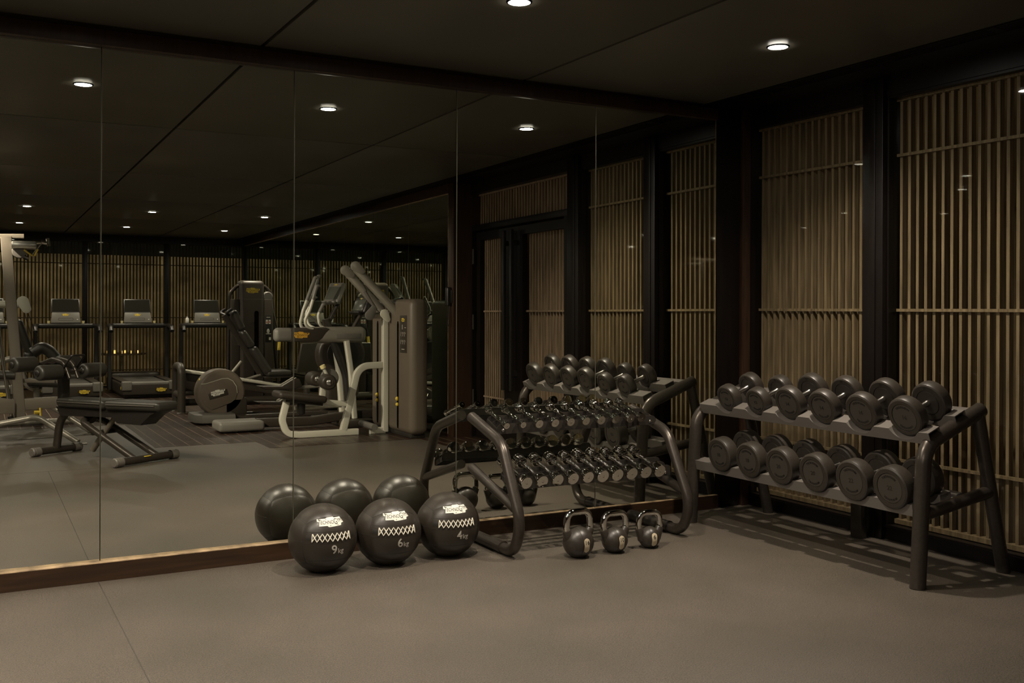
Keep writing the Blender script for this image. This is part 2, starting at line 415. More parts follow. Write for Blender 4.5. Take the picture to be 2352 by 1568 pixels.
# corner pilaster between mirror and windows
pb = MB(); pb.box((4.505, M_Y - .02, 0), (4.70, M_Y + .029, CEIL), .003); pb.box((4.496, M_Y - .012, .09), (4.506, M_Y + .029, 2.63), .001)
struct('trim_5', pb, 'black_wood')
struct('trim_6', MB().box((4.715, M_Y - .035, 0), (XW + .13, M_Y + .029, CEIL), .003), 'dark_wood')
struct('trim_7', MB().box((4.4935, M_Y - .011, .0918), (4.4985, M_Y + .02, 2.627), .0008), 'ledge')

# mirror panels (one flat plane, fractionally out of true, as in the room)
DL, EP = -.0074, .0031
x0, sx = .6163, .9691
ords = ['first', 'second', 'third', 'fourth', 'fifth', 'sixth', 'seventh']
for k in range(7):
    a = x0 + (3 - k) * sx; b = a + sx
    a += .0015; b -= .0015; z0, z1 = .0919, 2.6265; e = .0016
    py = lambda x, z: M_Y + DL * (x - 2.5) + EP * (z - 1.3)
    mb = MB()
    q = [(a + e, z0), (b - e, z0), (b - e, z1), (a + e, z1)]
    o4 = [(a, z0), (b, z0), (b, z1), (a, z1)]
    vs = [(x, py(x, z), z) for x, z in q] + [(x, py(x, z) + .0012, z) for x, z in o4] + [(x, M_Y + .0285, z) for x, z in o4]
    mb.m(0).add(vs[:4], [(0, 1, 2, 3)])
    mb.m(1).add(vs, [(4, 5, 1, 0), (5, 6, 2, 1), (6, 7, 3, 2), (7, 4, 0, 3), (4, 8, 9, 5), (5, 9, 10, 6), (6, 10, 11, 7), (7, 11, 8, 4), (8, 11, 10, 9)])
    o = mb.build('mirror_panel', ['mirror', 'mirror_edge'], sharp=5)
    tag(o, 'tall frameless wall mirror panel, %s counting from the window corner' % ords[k], 'mirror', 'mirror panels on the back wall')

# ---- lattice helper (screen in the plane x = const or y = const)
def lattice(axis, c, a, b, z0, z1, rails, pitch=.0573, wd=.019, dp=.036, rd=.03, first=None, top=True, bottom=True, matn='slat', parent=None, sign=1, raild=.014):
    mb = MB()
    def bx(u0, u1, w0, w1, h0, h1, bev=.001):
        if axis == 'x': mb.box((min(c + w0 * sign, c + w1 * sign), u0, h0), (max(c + w0 * sign, c + w1 * sign), u1, h1), 0)
        else: mb.box((u0, min(c + w0 * sign, c + w1 * sign), h0), (u1, max(c + w0 * sign, c + w1 * sign), h1), 0)
    u = (first if first is not None else a + pitch * .6)
    while u > a + pitch: u -= pitch
    while u < b - wd * .7:
        if u > a + wd * .5: bx(u - wd / 2, u + wd / 2, .012, .012 + dp, z0, z1)
        u += pitch
    for z in rails: bx(a, b, -.002, raild, z - .0085, z + .0085)
    if bottom: bx(a, b, -.012, dp + .012, z0 - .004, z0 + .022)
    if top: bx(a, b, -.004, dp + .012, z1 - .018, z1 + .004)
    return mb.build('lattice_screen', matn, parent)
def screen_window(n, y0, y1, z0=.094, z1=2.59, rails=(.46, 1.3435, 2.255), first=None):
    root = thing('window_%d' % n, None, None, (XW, (y0 + y1) / 2, 0)); root['kind'] = 'structure'
    fr = MB(); f = .035
    fr.box((XW - .0, y0, .0), (XW + .125, y1, .085)); fr.box((XW - .012, y0, .068), (XW + .02, y1, .075))
    fr.box((XW - .0, y0, 2.60), (XW + .125, y1, CEIL - .012)); fr.box((XW + .01, y0, 2.585), (XW + .06, y1, 2.602))
    fr.box((XW + .005, y0, .085), (XW + .125, y0 + f * .35, 2.6)); fr.box((XW + .005, y1 - f * .35, .085), (XW + .125, y1, 2.6))
    fr.build('window_frame', 'black_wood', root)
    MB().box((XW + .036, y0 + .012, .086), (XW + .041, y1 - .012, 2.588)).build('glass_pane', 'glass', root)
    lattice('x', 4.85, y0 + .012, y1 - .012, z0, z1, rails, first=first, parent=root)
    return root
screen_window(1, 4.255, 5.27, first=4.345 + .03)
screen_window(2, 3.12, 4.105, first=4.129)
def post(y0, y1, nm):
    mb = MB(); mb.box((XW - .035, y0, 0), (XW + .13, y1, CEIL - .012), .004); mb.box((XW - .042, y0 + .05, 0), (XW - .03, y1 - .05, CEIL - .012), .002)
    struct(nm, mb, 'black_wood')
post(4.105, 4.255, 'trim_8'); post(2.935, 3.12, 'trim_9')

# ---- double door with lattice leaves and a lattice transom
dr = thing('door_1', None, None, (XW, 1.9, 0)); dr['kind'] = 'structure'
fr = MB()
fr.box((XW - .02, .932, 2.2), (XW + .125, 2.935, 2.262), .002); fr.box((XW - .02, .932, 2.60), (XW + .125, 2.935, CEIL - .012))
fr.box((XW - .02, 2.86, 0), (XW + .125, 2.935, 2.2)); fr.box((XW - .02, .932, 0), (XW + .125, .955, 2.2)); fr.box((XW + .0, .932, 0.0), (XW + .125, 2.9, .012))
fr.build('door_frame', 'black_wood', dr)
lattice('x', 4.85, .932, 2.90, 2.262, 2.60, (), first=2.9, parent=dr, bottom=False)
for (a, b, la, lb_, hy) in ((.958, 1.905, 1.045, 1.60, 1.80), (1.91, 2.86, 1.985, 2.79, 1.98)):
    lf = MB(); z1 = 2.185
    lf.box((XW + .03, a, .012), (XW + .085, la, z1)); lf.box((XW + .03, lb_, .012), (XW + .085, b, z1))
    lf.box((XW + .03, la, .012), (XW + .085, lb_, .2)); lf.box((XW + .03, la, 2.10), (XW + .085, lb_, z1))
    leaf = lf.build('door_leaf', 'black_wood', dr)
    lattice('x', 4.85, la, lb_, .2, 2.10, (.44, 1.3435), pitch=.0485 if la < 1.5 else .0573, wd=.016, first=lb_ - .01, parent=leaf, bottom=True, top=False)
for hy in (1.70, 1.86):
    h = MB(); h.box((XW - .045, hy - .022, .55), (XW - .012, hy + .022, 2.155), .004); h.box((XW - .015, hy - .014, .7), (XW + .032, hy + .014, .75)); h.box((XW - .015, hy - .014, 2.0), (XW + .032, hy + .014, 2.05))
    h.build('door_handle', 'plastic_black', dr)
for hz in (.35, 1.15, 1.85):
    h = MB(); h.lathe([(.011, 0), (.011, .16)], 10, Matrix.Translation((XW - .01, .962, hz))); h.build('hinge', 'tray_black', dr)

# ---- pier and side mirror wall
sw = MB(); sw.box((XM + .012, YF, 0), (XW + .13, .932, CEIL), 0); struct('wall_right', sw, 'dark_wood')
tr = MB(); tr.box((XM - .02, .80, 0), (XM + .012, .934, CEIL), .002); tr.box((XM - .02, YF, 2.612), (XM + .012, .80, CEIL)); tr.box((XM - .02, YF, 0), (XM + .012, .80, .03))
struct('trim_10', tr, 'dark_wood')
struct('trim_11', MB().box((XM - .024, YF, 2.606), (XM + .0, .80, 2.6118), 0).box((XM - .022, .796, .03), (XM + .0, .8, 2.61)), 'ledge')
names = ['first', 'second', 'third', 'fourth', 'fifth', 'sixth', 'seventh', 'eighth']
ys = [.796 - i * 1.171 for i in range(9)]
for k in range(8):
    a, b = ys[k + 1] + .0015, ys[k] - .0015
    mb = MB(); e = .0016
    mb.m(0).add([(XM, a + e, .0305), (XM, b - e, .0305), (XM, b - e, 2.605), (XM, a + e, 2.605)], [(3, 2, 1, 0)])
    mb.m(1).box((XM + .0012, a, .0305), (XM + .0118, b, 2.605))
    tag(mb.build('side_mirror_panel', ['side_mirror', 'mirror_edge'], sharp=5), 'greenish side wall mirror panel, %s counting from the double door' % names[k], 'mirror', 'mirror panels on the side wall')
# right end of the window wall (between windows and the far corner is the side mirror); outer leaf behind the glass
struct('wall_left', MB().box((XL - .12, YF - .12, 0), (XL, M_Y + .12, CEIL + .05)), 'dark_wood')

# ---- far wall: lattice windows between black posts
PX = (-4.6, -3.763, -2.383, -1.003, .377, 1.757, 3.137, 4.56)
for i, x in enumerate(PX):
    mb = MB(); mb.box((max(XL, x - .042), YF - .1, 0), (min(XM + .012, x + .042), YF + .03, CEIL - .02), .003); struct('trim_%d' % (20 + i), mb, 'black_wood')
hb = MB(); hb.box((XL, YF - .1, 2.60), (XM + .012, YF + .04, CEIL)); hb.box((XL, YF - .1, 0), (XM + .012, YF + .01, .03)); struct('trim_30', hb, 'black_wood')
for i in range(7):
    a, b = PX[i] + .042, PX[i + 1] - .042
    if b - a < .3: continue
    root = thing('window_%d' % (3 + i), None, None, ((a + b) / 2, YF, 0)); root['kind'] = 'structure'
    MB().box((a, YF - .012, .03), (b, YF - .008, 2.60)).build('glass_pane', 'glass', root)
    lattice('y', YF - .03, a, b, .05, 2.60, (.31, 1.25, 2.21), wd=.023, dp=.03, first=a + .03, parent=root, sign=-1, matn='far_slat_shaded')
# garden wall outside the far windows, terrace wall outside the side windows
struct('wall_garden', MB().box((-6.5, -11.15, -.4), (9.5, -11.0, 2.5)), 'garden')
struct('wall_garden.001', MB().box((-6.5, -10.98, -.45), (9.5, YF - .13, -.402)), 'garden')
struct('wall_terrace', MB().box((5.55, .5, -.3), (5.7, 6.0, 3.2)), 'terrace')
gt = thing('garden_table', 'low round table with small candle lamps out in the garden beyond the windows', 'table', (2.55, -10.0, -.4))
MB().lathe([(.02, .93), (.42, .93), (.43, .945), (.43, .96), (.02, .96)], 32).build('table_top', 'base_wood', gt, world=False)
MB().lathe([(.2, 0), (.2, .02), (.03, .05), (.03, .93)], 20).build('pedestal', 'tray_black', gt, world=False)
cand = None
spots = [(2.25, -9.85), (2.38, -9.7), (2.52, -9.64), (2.66, -9.68), (2.8, -9.78), (2.6, -9.95), (2.42, -10.05)]
word = ['first', 'second', 'third', 'fourth', 'fifth', 'sixth', 'seventh']
for i, (x, y) in enumerate(spots):
    c = thing('candle_lamp', 'tiny glowing candle lamp on the garden table, %s clockwise' % word[i], 'lamp', (x, y, .561), group='candle lamps on the garden table')
    MB().lathe([(.012, 0), (.018, .004), (.018, .05), (.014, .055)], 12).build('glass_shade', 'garden_lamp', c, world=False)
    MB().lathe([(.02, -.0005), (.02, .004)], 12).build('base', 'tray_black', c, world=False)

# ---- recessed downlights
lamp0 = None
wx = ['in the far left ceiling bay', 'left of the ceiling middle', 'over the mirror end away from the windows', 'second row position from the mirror end', 'above the chrome dumbbell rack', 'beside the window wall']
rowl = ['in the row along the mirror wall', 'in the middle row near the leg press', 'in the last row near the far windows', 'in an added fill row']
FILL_ROWS = [(3, 1.33), (3, -1.28)]  # unseen downlight rows added to lift the dark middle of the room
for j, yy in list(enumerate(LY)) + FILL_ROWS:
    for i, xx in enumerate(LX):
        if j == 3 and i > 1: continue
        g = 'recessed downlights ' + rowl[j]
        lab = 'round recessed downlight, %s from the window wall, %s' % (['fifth', 'fourth', 'third', 'second', 'first'][i], rowl[j] if j < 3 else rowl[j] + (' near the mirrors' if yy > 1 else ''))
        if lamp0 is None:
            root = thing('downlight', lab, 'light', (xx, yy, CEIL), group=g)
            MB().lathe([(.0505, -.006), (.058, -.004), (.060, .0), (.0505, .0), (.0505, -.006)], 40, cap=False).build('trim_ring', 'groove', root, world=False)
            MB().lathe([(.0005, -.004), (.0505, -.004)], 40, cap=False).build('lens', 'lamp', root, world=False)
            lamp0 = root
        else:
            root = copy_tree(lamp0); root.location = (xx, yy, CEIL); root['label'] = lab; root['group'] = g
        s = bpy.data.lights.new('downlight_spot', 'SPOT'); s.energy = SPOT_W * (1.0, .58, .30, .28)[j]; s.color = WARM; s.spot_size = R(136); s.spot_blend = .85; s.shadow_soft_size = .045
        so = bpy.data.objects.new('downlight_spot', s); COL.objects.link(so); so.location = (xx, yy, CEIL - .012); so.parent = None
#@@OBJECTS
# added fill spots out of the mirrors' view, aimed to brighten the machines
for i, (xx, yy, tx, ty_, tz, lab) in enumerate([(-.30, 1.95, 3.4, .2, .7, 'added round ceiling fill spot turned to the pull down machine'), (-.30, -.60, 3.2, -1.8, .6, 'added round ceiling fill spot turned to the trainers'),
                                    (-.30, 3.2, 1.2, .5, .4, 'added round ceiling fill spot turned to the bench'), (-1.2, .7, 3.6, 1.6, .8, 'added round ceiling fill spot turned to the double door')]):
    root = copy_tree(lamp0); root.location = (xx, yy, CEIL); root['label'] = lab; root['group'] = 'added fill spots over the open floor'
    s = bpy.data.lights.new('fill_spot', 'SPOT'); s.energy = FILL_W * (1.2, 1.1, .65, .30)[i]; s.color = WARM; s.spot_size = R(58); s.spot_blend = .9; s.shadow_soft_size = .045
    so = bpy.data.objects.new('fill_spot', s); COL.objects.link(so); so.location = (xx, yy, CEIL - .015)
    so.rotation_euler = (Vector((tx, ty_, tz)) - so.location).to_track_quat('-Z', 'Y').to_euler()
# ================================================================== MEDICINE BALLS
def ball_surface(rad):
    """sphere made of gently pillowed panels; returns fn(direction) -> radius"""
    def f(d):
        a = sorted((abs(d.x) * .80, abs(d.y), abs(d.z) * .90), reverse=True)
        e = a[0] - a[1]
        return rad * (1.0 - .012 * math.exp(-(e / .16) ** 2) - .006 * math.exp(-(e / .025) ** 2) + .003)
    return f
BR = .1735
bs = ball_surface(BR)
def ball_pt(az, el, off=0.0):
    """az about vertical from the front (-y), el up; both in radians"""
    d = Vector((math.sin(az) * math.cos(el), -math.cos(az) * math.cos(el), math.sin(el)))
    return d * (bs(d) + off)
def make_ball():
    root = thing('medicine_ball', 'x', 'ball')
    mb = MB(); n, m = 128, 72; vs = []; fs = []
    for i in range(m + 1):
        th = math.pi * i / m
        for k in range(n):
            a = 2 * math.pi * k / n; d = Vector((math.sin(th) * math.cos(a), math.sin(th) * math.sin(a), math.cos(th)))
            p = d * bs(d); p.z = max(p.z, -.1665); vs.append(p + Vector((0, 0, .1665)))
    for i in range(m):
        for k in range(n): k2 = (k + 1) % n; fs.append((i * n + k, (i + 1) * n + k, (i + 1) * n + k2, i * n + k2))
    mb.add(vs, fs).build('vinyl_body', 'leather', root, world=False, sharp=80)
    sm = MB()
    def seam(dirs, r=.0011):
        pts = []
        for d in dirs:
            d = Vector(d).normalized(); p = d * (bs(d) + .0002) + Vector((0, 0, .1665))
            if p.z > .006: pts.append(p)
        if len(pts) > 2: sm.tube(pts, r, 6)
    N_ = 26
    def pd(x, y, z): return Vector((x / .80, y, z / .90))
    for sx_ in (-1, 1):
        for sy in (-1, 1):
            seam([pd(sx_, sy, -1 + 2 * t / N_) for t in range(N_ + 1)])
        for sz in (-1, 1): seam([pd(sx_, -1 + 2 * t / N_, sz) for t in range(N_ + 1)])
    for sy in (-1, 1):
        for sz in (-1, 1): seam([pd(-1 + 2 * t / N_, sy, sz) for t in range(N_ + 1)])
    seam([pd(.12, -1 + 2 * t / N_, 1) for t in range(N_ + 1)], .0008)
    seam([pd(.12, -1 + 2 * t / N_, -1) for t in range(N_ + 1)], .0008)
    for sx_ in (-1, 1): seam([pd(sx_, -1 + 2 * t / N_, .1) for t in range(N_ + 1)], .0008)
    for el in (.37, .04, -.50): seam([ball_pt(-.84 + 1.68 * t / N_, el) for t in range(N_ + 1)], .0007)
    sm.build('panel_seams', 'stitch', root, world=False)
    C = Vector((0, 0, .1665))
    bd = MB(); vs = []; fs = []
    for i in range(31):
        for j in range(4): vs.append(C + ball_pt(-.80 + 1.60 * i / 30, .125 + .155 * j / 3, .0006 + .0009 * math.sin(j / 3 * math.pi)))
    for i in range(30):
        for j in range(3): fs.append((i * 4 + j, (i + 1) * 4 + j, (i + 1) * 4 + j + 1, i * 4 + j + 1))
    bd.add(vs, fs).build('lace_band', 'band', root, world=False)
    lc = MB(); K = 4.0; a0, a1, e0, e1 = -.585, .585, .095, .315
    for ph in (0, 1):
        pts = []
        for i in range(9):
            for s_ in range(5):
                if i == 8 and s_: break
                t = i + s_ / 5
                y = abs(((t + ph) % 2) - 1)
                pts.append(C + ball_pt(a0 + (a1 - a0) * t / 8, e0 + (e1 - e0) * y, .0032 + .001 * (1 if ph else -1) * math.cos(t * math.pi)))
        lc.tube(pts, .0026, 6)
    for az in (a0, a1): lc.tube([C + ball_pt(az, e0 + (e1 - e0) * t / 4, .0030) for t in range(5)], .0026, 6)
    lc.build('cross_lacing', 'lace', root, world=False)
    lg = MB(); wd = .142
    fn = lambda v: C + ball_pt(v[0] / BR / .80 - .02, v[1] / BR + .665, .0012 + v[2])
    logo(lg, wd, fn); lg.build('logo_patch', ['white', 'black_print'], root, world=False, sharp=60)
    return root, C
ball, BC = make_ball()
def weight_text(root, n):
    t = MB(); ca, sa = math.cos(.10), math.sin(.10)
    fn = lambda v: BC + ball_pt((v[0] * ca - v[1] * sa) / BR + .13, (v[0] * sa * .3 + v[1] * ca) / BR - .155, .0012 + v[2])
    add_text(t, n, .062, lambda v: fn(Vector((v.x - .012, v.y, v.z))), .0003, .0008)
    add_text(t, 'kg', .036, lambda v: fn(Vector((v.x + .022, v.y - .009, v.z))), .0003, .0004)
    t.build('weight_marking', 'grey_print', root, world=False)
bl = [('9', 1.640, 4.972, R(-2), 'black medicine ball with white lacing marked 9kg, beside the mirror kick board'),
      ('6', 1.990, 4.952, R(-4), 'black laced medicine ball marked 6kg, between the 9kg and the 4kg balls'),
      ('4', 2.345, 4.968, R(-7), 'black laced medicine ball marked 4kg, nearest the chrome dumbbell rack')]
balls = [ball] + [copy_tree(ball) for _ in range(2)]
for o, (n, x, y, rz, lab) in zip(balls, bl):
    o.location = (x, y, 0); o.rotation_euler = (0, 0, rz); o['label'] = lab; o['group'] = 'medicine balls by the mirror'
    o.matrix_basis = Matrix.Translation((x, y, 0)) @ Matrix.Rotation(rz, 4, 'Z')
    weight_text(o, n)

# ================================================================== KETTLEBELLS
def kettlebell(num, x, y, rz, r, H, W, rt, lab):
    root = thing('kettlebell', lab, 'kettlebell', (x, y, 0), rz, 'kettlebells on the floor')
    zc = r * .93
    b = MB(); vs = []
    prof = []
    for i in range(25):
        th = math.pi * i / 24; h = zc + r * 1.0 * math.cos(th); q = r * math.sin(th)
        if h < .004: h = .0
        prof.append((max(q, .0006), h))
    pr = []
    for q, h in prof:
        if h <= 0: pr.append((r * .42, 0)); break
        pr.append((q, h))
    b.lathe(list(reversed(pr)), 40)
    body = b.build('bell_body', 'kettle', root, world=False, sharp=50)
    # moulding seam
    s = MB(); s.tube([(-.26 * r + 0 * t, -math.sin(t) * r * .967, zc + r * .967 * math.cos(t)) for t in [i * math.pi / 30 for i in range(1, 25)]], .0009, 6)
    s.build('moulding_seam', 'stitch', root, world=False)
    h = MB(); w2 = W / 2 - rt; zt = H - rt; zb = zc + r * .62
    path = fillet([(-w2 * .80, 0, zb - .012), (-w2, 0, zb + .028), (-w2 * .90, 0, zt), (w2 * .90, 0, zt), (w2, 0, zb + .028), (w2 * .80, 0, zb - .012)], [.03, .042, .042, .03], 8)
    h.tube(path, rt, 20); h.build('chrome_handle', 'chrome', root, world=False, sharp=60)
    c = MB()
    for sg in (-1, 1):
        p0 = Vector((sg * w2 * .62, 0, zb - .045)); p1 = Vector((sg * w2 * .97, 0, zb + .014))
        c.tube([p0, p0.lerp(p1, .5), p1, p1 + (p1 - p0).normalized() * .004], 0, 20, rr=[rt * 1.7, rt * 1.5, rt * 1.32, rt * 1.2])
    c.build('handle_collar', 'kettle', root, world=False, sharp=60)
    # number plate on the belly
    def fn(v):
        az = v[0] / r; el = v[1] / r
        d = Vector((math.sin(az) * math.cos(el), -math.cos(az) * math.cos(el), math.sin(el)))
        return Vector((0, 0, zc)) + d * (r + .0008 + v[2])
    pl = MB(); pw, ph = .0180, .0400; vs = []; fs = []; nn = 14
    for i in range(nn + 1):
        yy = -ph + 2 * ph * i / nn; e = max(0, abs(yy) - (ph - pw)); hw = math.sqrt(max(0, pw ** 2 - e ** 2)) * (1 - .12 * math.exp(-((yy) / .016) ** 2))
        for j in range(5): vs.append(fn((hw * (-1 + j / 2), yy - .004, .0006)))
    for i in range(nn):
        for j in range(4): fs.append((i * 5 + j, i * 5 + j + 1, (i + 1) * 5 + j + 1, (i + 1) * 5 + j))
    plate = pl.add(vs, fs).build('number_plate', 'plate', root, world=False)
    t = MB(); add_text(t, num, .030, lambda v: fn((v.x, v.y + .012, v.z + .0010)), .0002, .0003); t.build('number', 'black_print', plate, world=False)
    return root
kettlebell('16', 2.951, 4.595, R(2), .0850, .262, .192, .0178, 'largest rubber kettlebell with chrome handle, plate marked 16')
kettlebell('10', 3.186, 4.590, R(0), .0735, .232, .186, .0172, 'rubber kettlebell with chrome handle, plate marked 10, between the other two')
kettlebell('6', 3.421, 4.588, R(-6), .0620, .214, .172, .0168, 'smallest rubber kettlebell with chrome handle, plate marked 6')

# ================================================================== CHROME DUMBBELL RACK
rk = thing('small_dumbbell_rack', 'dark tubular two-tier rack holding chrome dumbbells, standing against the mirror', 'rack', (3.2, 5.0, 0))
def rack_frame(x):
    """side frame in the plane x"""
    m = MB(); m.tube(fillet([(x, 5.235, .033), (x, 4.715, .033), (x, 4.645, .20), (x, 4.865, .605), (x, 5.235, .712)], [.11, .2, .17], 10), .0305, 20)
    m.build('side_frame', 'frame_tube', rk)
    s = MB(); s.tube([(x, 4.70, .268), (x, 5.235, .42)], .0265, 18); s.build('strut', 'frame_tube', rk)
    c = MB(); c.tube([(x, 4.835, .034), (x, 4.905, .034)], .0335, 20); c.tube([(x, 4.84, .034), (x, 4.85, .034)], .0355, 20); c.build('foot_sleeve', 'frame_tube', rk)
    f = MB(); f.tube([(x, 4.905, .0335), (x, 5.24, .0335)], .0332, 20); f.build('rubber_foot', 'rubber', rk)
rack_frame(2.622); rack_frame(3.760)
def tray(rails, xa, xb, nm):
    fr = MB()
    for (y, z0, z1) in rails:
        n = 6; h = z1 - z0; r_ = min(h * .9, .03)
        poly = [(xa, z0), (xb, z0), (xb, z0 + h - r_)] + [(xb - r_ + r_ * math.cos(a), z0 + h - r_ + r_ * math.sin(a)) for a in [k * math.pi / 2 / n for k in range(1, n + 1)]]
        poly += [(xa + r_ - r_ * math.sin(a), z0 + h - r_ + r_ * math.cos(a)) for a in [k * math.pi / 2 / n for k in range(0, n)]] + [(xa, z0 + h - r_)]
        fr.prism(poly, .004, Matrix(((1, 0, 0, 0), (0, 0, -1, y), (0, 1, 0, 0), (0, 0, 0, 1))))
        fr.box((xa + r_ * .9, y - .003, z1 - .0025), (xb - r_ * .9, y + .009, z1), 0)
        fr.box((xa, y - .003, z0), (xb, y + .012, z0 + .003), 0)
    (ya, za, _), (yb, zb, _) = rails[0], rails[-1]
    for x in (xa + .004, xb - .009):
        fr.add([(x, ya, za), (x, yb, zb), (x, yb, zb + .03), (x, ya, za + .03), (x + .005, ya, za), (x + .005, yb, zb), (x + .005, yb, zb + .03), (x + .005, ya, za + .03)],
               [(0, 1, 2, 3), (7, 6, 5, 4), (0, 4, 5, 1), (1, 5, 6, 2), (2, 6, 7, 3), (3, 7, 4, 0)])
    t = fr.build(nm, 'tray_black', rk, sharp=30)
    for x in (xa + .04, xb - .045):
        MB().lathe([(.009, -.0005), (.009, .003), (.006, .006), (.001, .007)], 14, Matrix.Translation((x, ya - .004, za + .02)) @ Matrix.Rotation(R(90), 4, 'X')).build('bolt', 'steel', t)
tray([(4.962, .640, .6945), (5.025, .668, .7090), (5.080, .685, .7300)], 2.640, 3.745, 'upper_tray')
tray([(4.800, .352, .4150), (4.860, .380, .4280), (4.909, .395, .4480)], 2.640, 3.740, 'lower_tray')

def chrome_dumbbell(r, L, hl, lab, grp):
    """lies along local y, centre at origin"""
    root = thing('chrome_dumbbell', lab, 'dumbbell', group=grp)
    T = Matrix.Rotation(R(-90), 4, 'X')
    m = MB(); h = L / 2 - hl
    m.lathe([(.0125, -h), (.0150, -h + .008), (.0125, -h + .014), (.0105, -h + .02), (.0125, -h * .4), (.0133, 0), (.0125, h * .4), (.0105, h - .02), (.0125, h - .014), (.0150, h - .008), (.0125, h)], 20, T)
    m.build('handle', 'chrome', root, world=False, sharp=60)
    for sg in (-1, 1):
        m = MB(); a = h * sg; b = (L / 2) * sg
        m.lathe([(.010, a), (r * .80, a + sg * .002), (r * .93, a + sg * .006), (r, a + sg * .012), (r, b - sg * .012), (r * .985, b - sg * .010), (r * .985, b - sg * .0085), (r, b - sg * .0065), (r * .99, b - sg * .003), (r * .93, b), (.0075, b), (.006, b - sg * .0015), (.001, b - sg * .0015)], 36, T)
        m.build('head', 'chrome', root, world=False, sharp=25)
    return root
def place(o, p, q, lab):
    p = Vector(p); q = Vector(q); c = (p + q) / 2; d = (q - p).normalized(); x = d.cross(Vector((0, 0, 1))).normalized(); z = x.cross(d)
    Mx = Matrix((x, d, z)).transposed().to_4x4(); Mx.translation = c
    o.matrix_basis = Mx; o['label'] = lab
orD = ['first', 'second', 'third', 'fourth', 'fifth', 'sixth', 'seventh', 'eighth', 'ninth', 'tenth']
small = chrome_dumbbell(.0190, .245, .030, 'x', 'chrome dumbbells on the upper tray'); mid = chrome_dumbbell(.0255, .262, .036, 'x', 'chrome dumbbells on the upper tray'); big = chrome_dumbbell(.0275, .268, .044, 'x', 'chrome dumbbells on the upper tray')
protos = {id(small): 0, id(mid): 0, id(big): 0}
def inst(p):
    if protos[id(p)] == 0: protos[id(p)] = 1; return p
    return copy_tree(p)
for k in range(10):
    p = small if k < 2 else mid if k < 6 else big; L = (.245, .262, .268)[0 if k < 2 else 1 if k < 6 else 2]
    x = 2.674 + .1053 * k - (.025 if k == 9 else 0); d = Vector((0, .957, .290)).normalized()
    c = Vector((x, 4.90, .691)); o = inst(p)
    place(o, c, c + d * L, '%s chrome dumbbell on the upper tray, %s counting from the medicine balls' % ('thin' if k < 2 else 'polished', orD[k]))
low = chrome_dumbbell(.0350, .300, .062, 'x', 'chrome dumbbells on the lower tray'); lowb = chrome_dumbbell(.0375, .312, .070, 'x', 'chrome dumbbells on the lower tray')
protos[id(low)] = 0; protos[id(lowb)] = 0
for k in range(10):
    p = low if k < 5 else lowb; L = .300 if k < 5 else .312
    x = 2.692 + .0995 * k; d = Vector((0, .957, .290)).normalized(); c = Vector((x, 4.705, .402 if k < 5 else .400)); o = inst(p)
    place(o, c, c + d * L, 'heavy chrome dumbbell on the lower tray, %s counting from the medicine balls' % orD[k])

# ================================================================== BLACK DUMBBELL RACK
rb = thing('large_dumbbell_rack', 'dark tubular two-tier rack with grey cradles holding round black dumbbells, along the lattice windows', 'rack', (4.4, 4.16, 0))
def big_frame(y):
    m = MB(); m.tube(fillet([(4.062, y, 0), (4.105, y, .685), (4.525, y, .842)], [.14], 12), .0385, 24)
    m.build('front_post', 'frame_tube', rb)
    m = MB(); m.tube([(4.710, y, 0), (4.500, y, .825)], .0345, 22); m.build('rear_leg', 'frame_tube', rb)
    m = MB(); m.tube([(4.10, y, .352), (4.612, y, .425)], .0315, 20); m.build('cross_tube', 'frame_tube', rb)
big_frame(3.297); big_frame(5.01)
m = MB(); m.box((4.64, 4.165, 0), (4.69, 4.245, .42), .004); m.box((4.40, 4.175, .36), (4.67, 4.235, .40), .003); m.build('middle_leg', 'frame_tube', rb)
def saddle(xf, zf, tilt, nm, heads, cap_):
    """tray of two scalloped strips; origin at front lower edge, tilted about y"""
    c, s = math.cos(tilt), math.sin(tilt)
    T = Matrix(((c, 0, -s, xf), (0, 1, 0, 0), (s, 0, c, zf), (0, 0, 0, 1)))
    mb = MB()
    ya, yb = (3.275 if xf > 4.1 else 3.335), 4.985; n = 180
    def prof(y):
        h = cap_
        for (hy, hr, hh) in heads:
            d = abs(y - hy)
            if d < hr: h = min(h, max(.004, hh - math.sqrt(hr * hr - d * d) - .0015))
        return h
    for (u0, u1) in ((0, .085), (.205, .285)):
        vs = []; fs = []
        for i in range(n + 1):
            y = ya + (yb - ya) * i / n; h = prof(y)
            vs += [(u0, y, 0), (u0, y, h), (u1, y, h), (u1, y, 0), (u1 - .004, y, 0), (u1 - .004, y, h - .005), (u0 + .004, y, h - .005), (u0 + .004, y, 0)]
        for i in range(n):
            for j in range(8): j2 = (j + 1) % 8; fs.append((i * 8 + j, i * 8 + j2, (i + 1) * 8 + j2, (i + 1) * 8 + j))
        fs.append(tuple(range(7, -1, -1))); fs.append(tuple(n * 8 + j for j in range(8)))
        mb.add([T @ Vector(v) for v in vs], fs)
    mb.build(nm, 'tray_grey', rb, sharp=40)
    sp = MB()
    for (u0, u1) in ((.085, .205), (.285, .36)):
        for y in (ya + .02, 3.56, 4.10, 4.60, yb - .08): sp.box((u0 - .002, y, .0), (u1 + .002, y + .05, .008), 0, T)
    sp.box((.105, ya, .0), (.145, yb, .006), .001, T); sp.box((.34, ya + .01, .004), (.385, yb - .01, .026), .002, T); sp.build('tray_crossbars', 'tray_grey', rb)
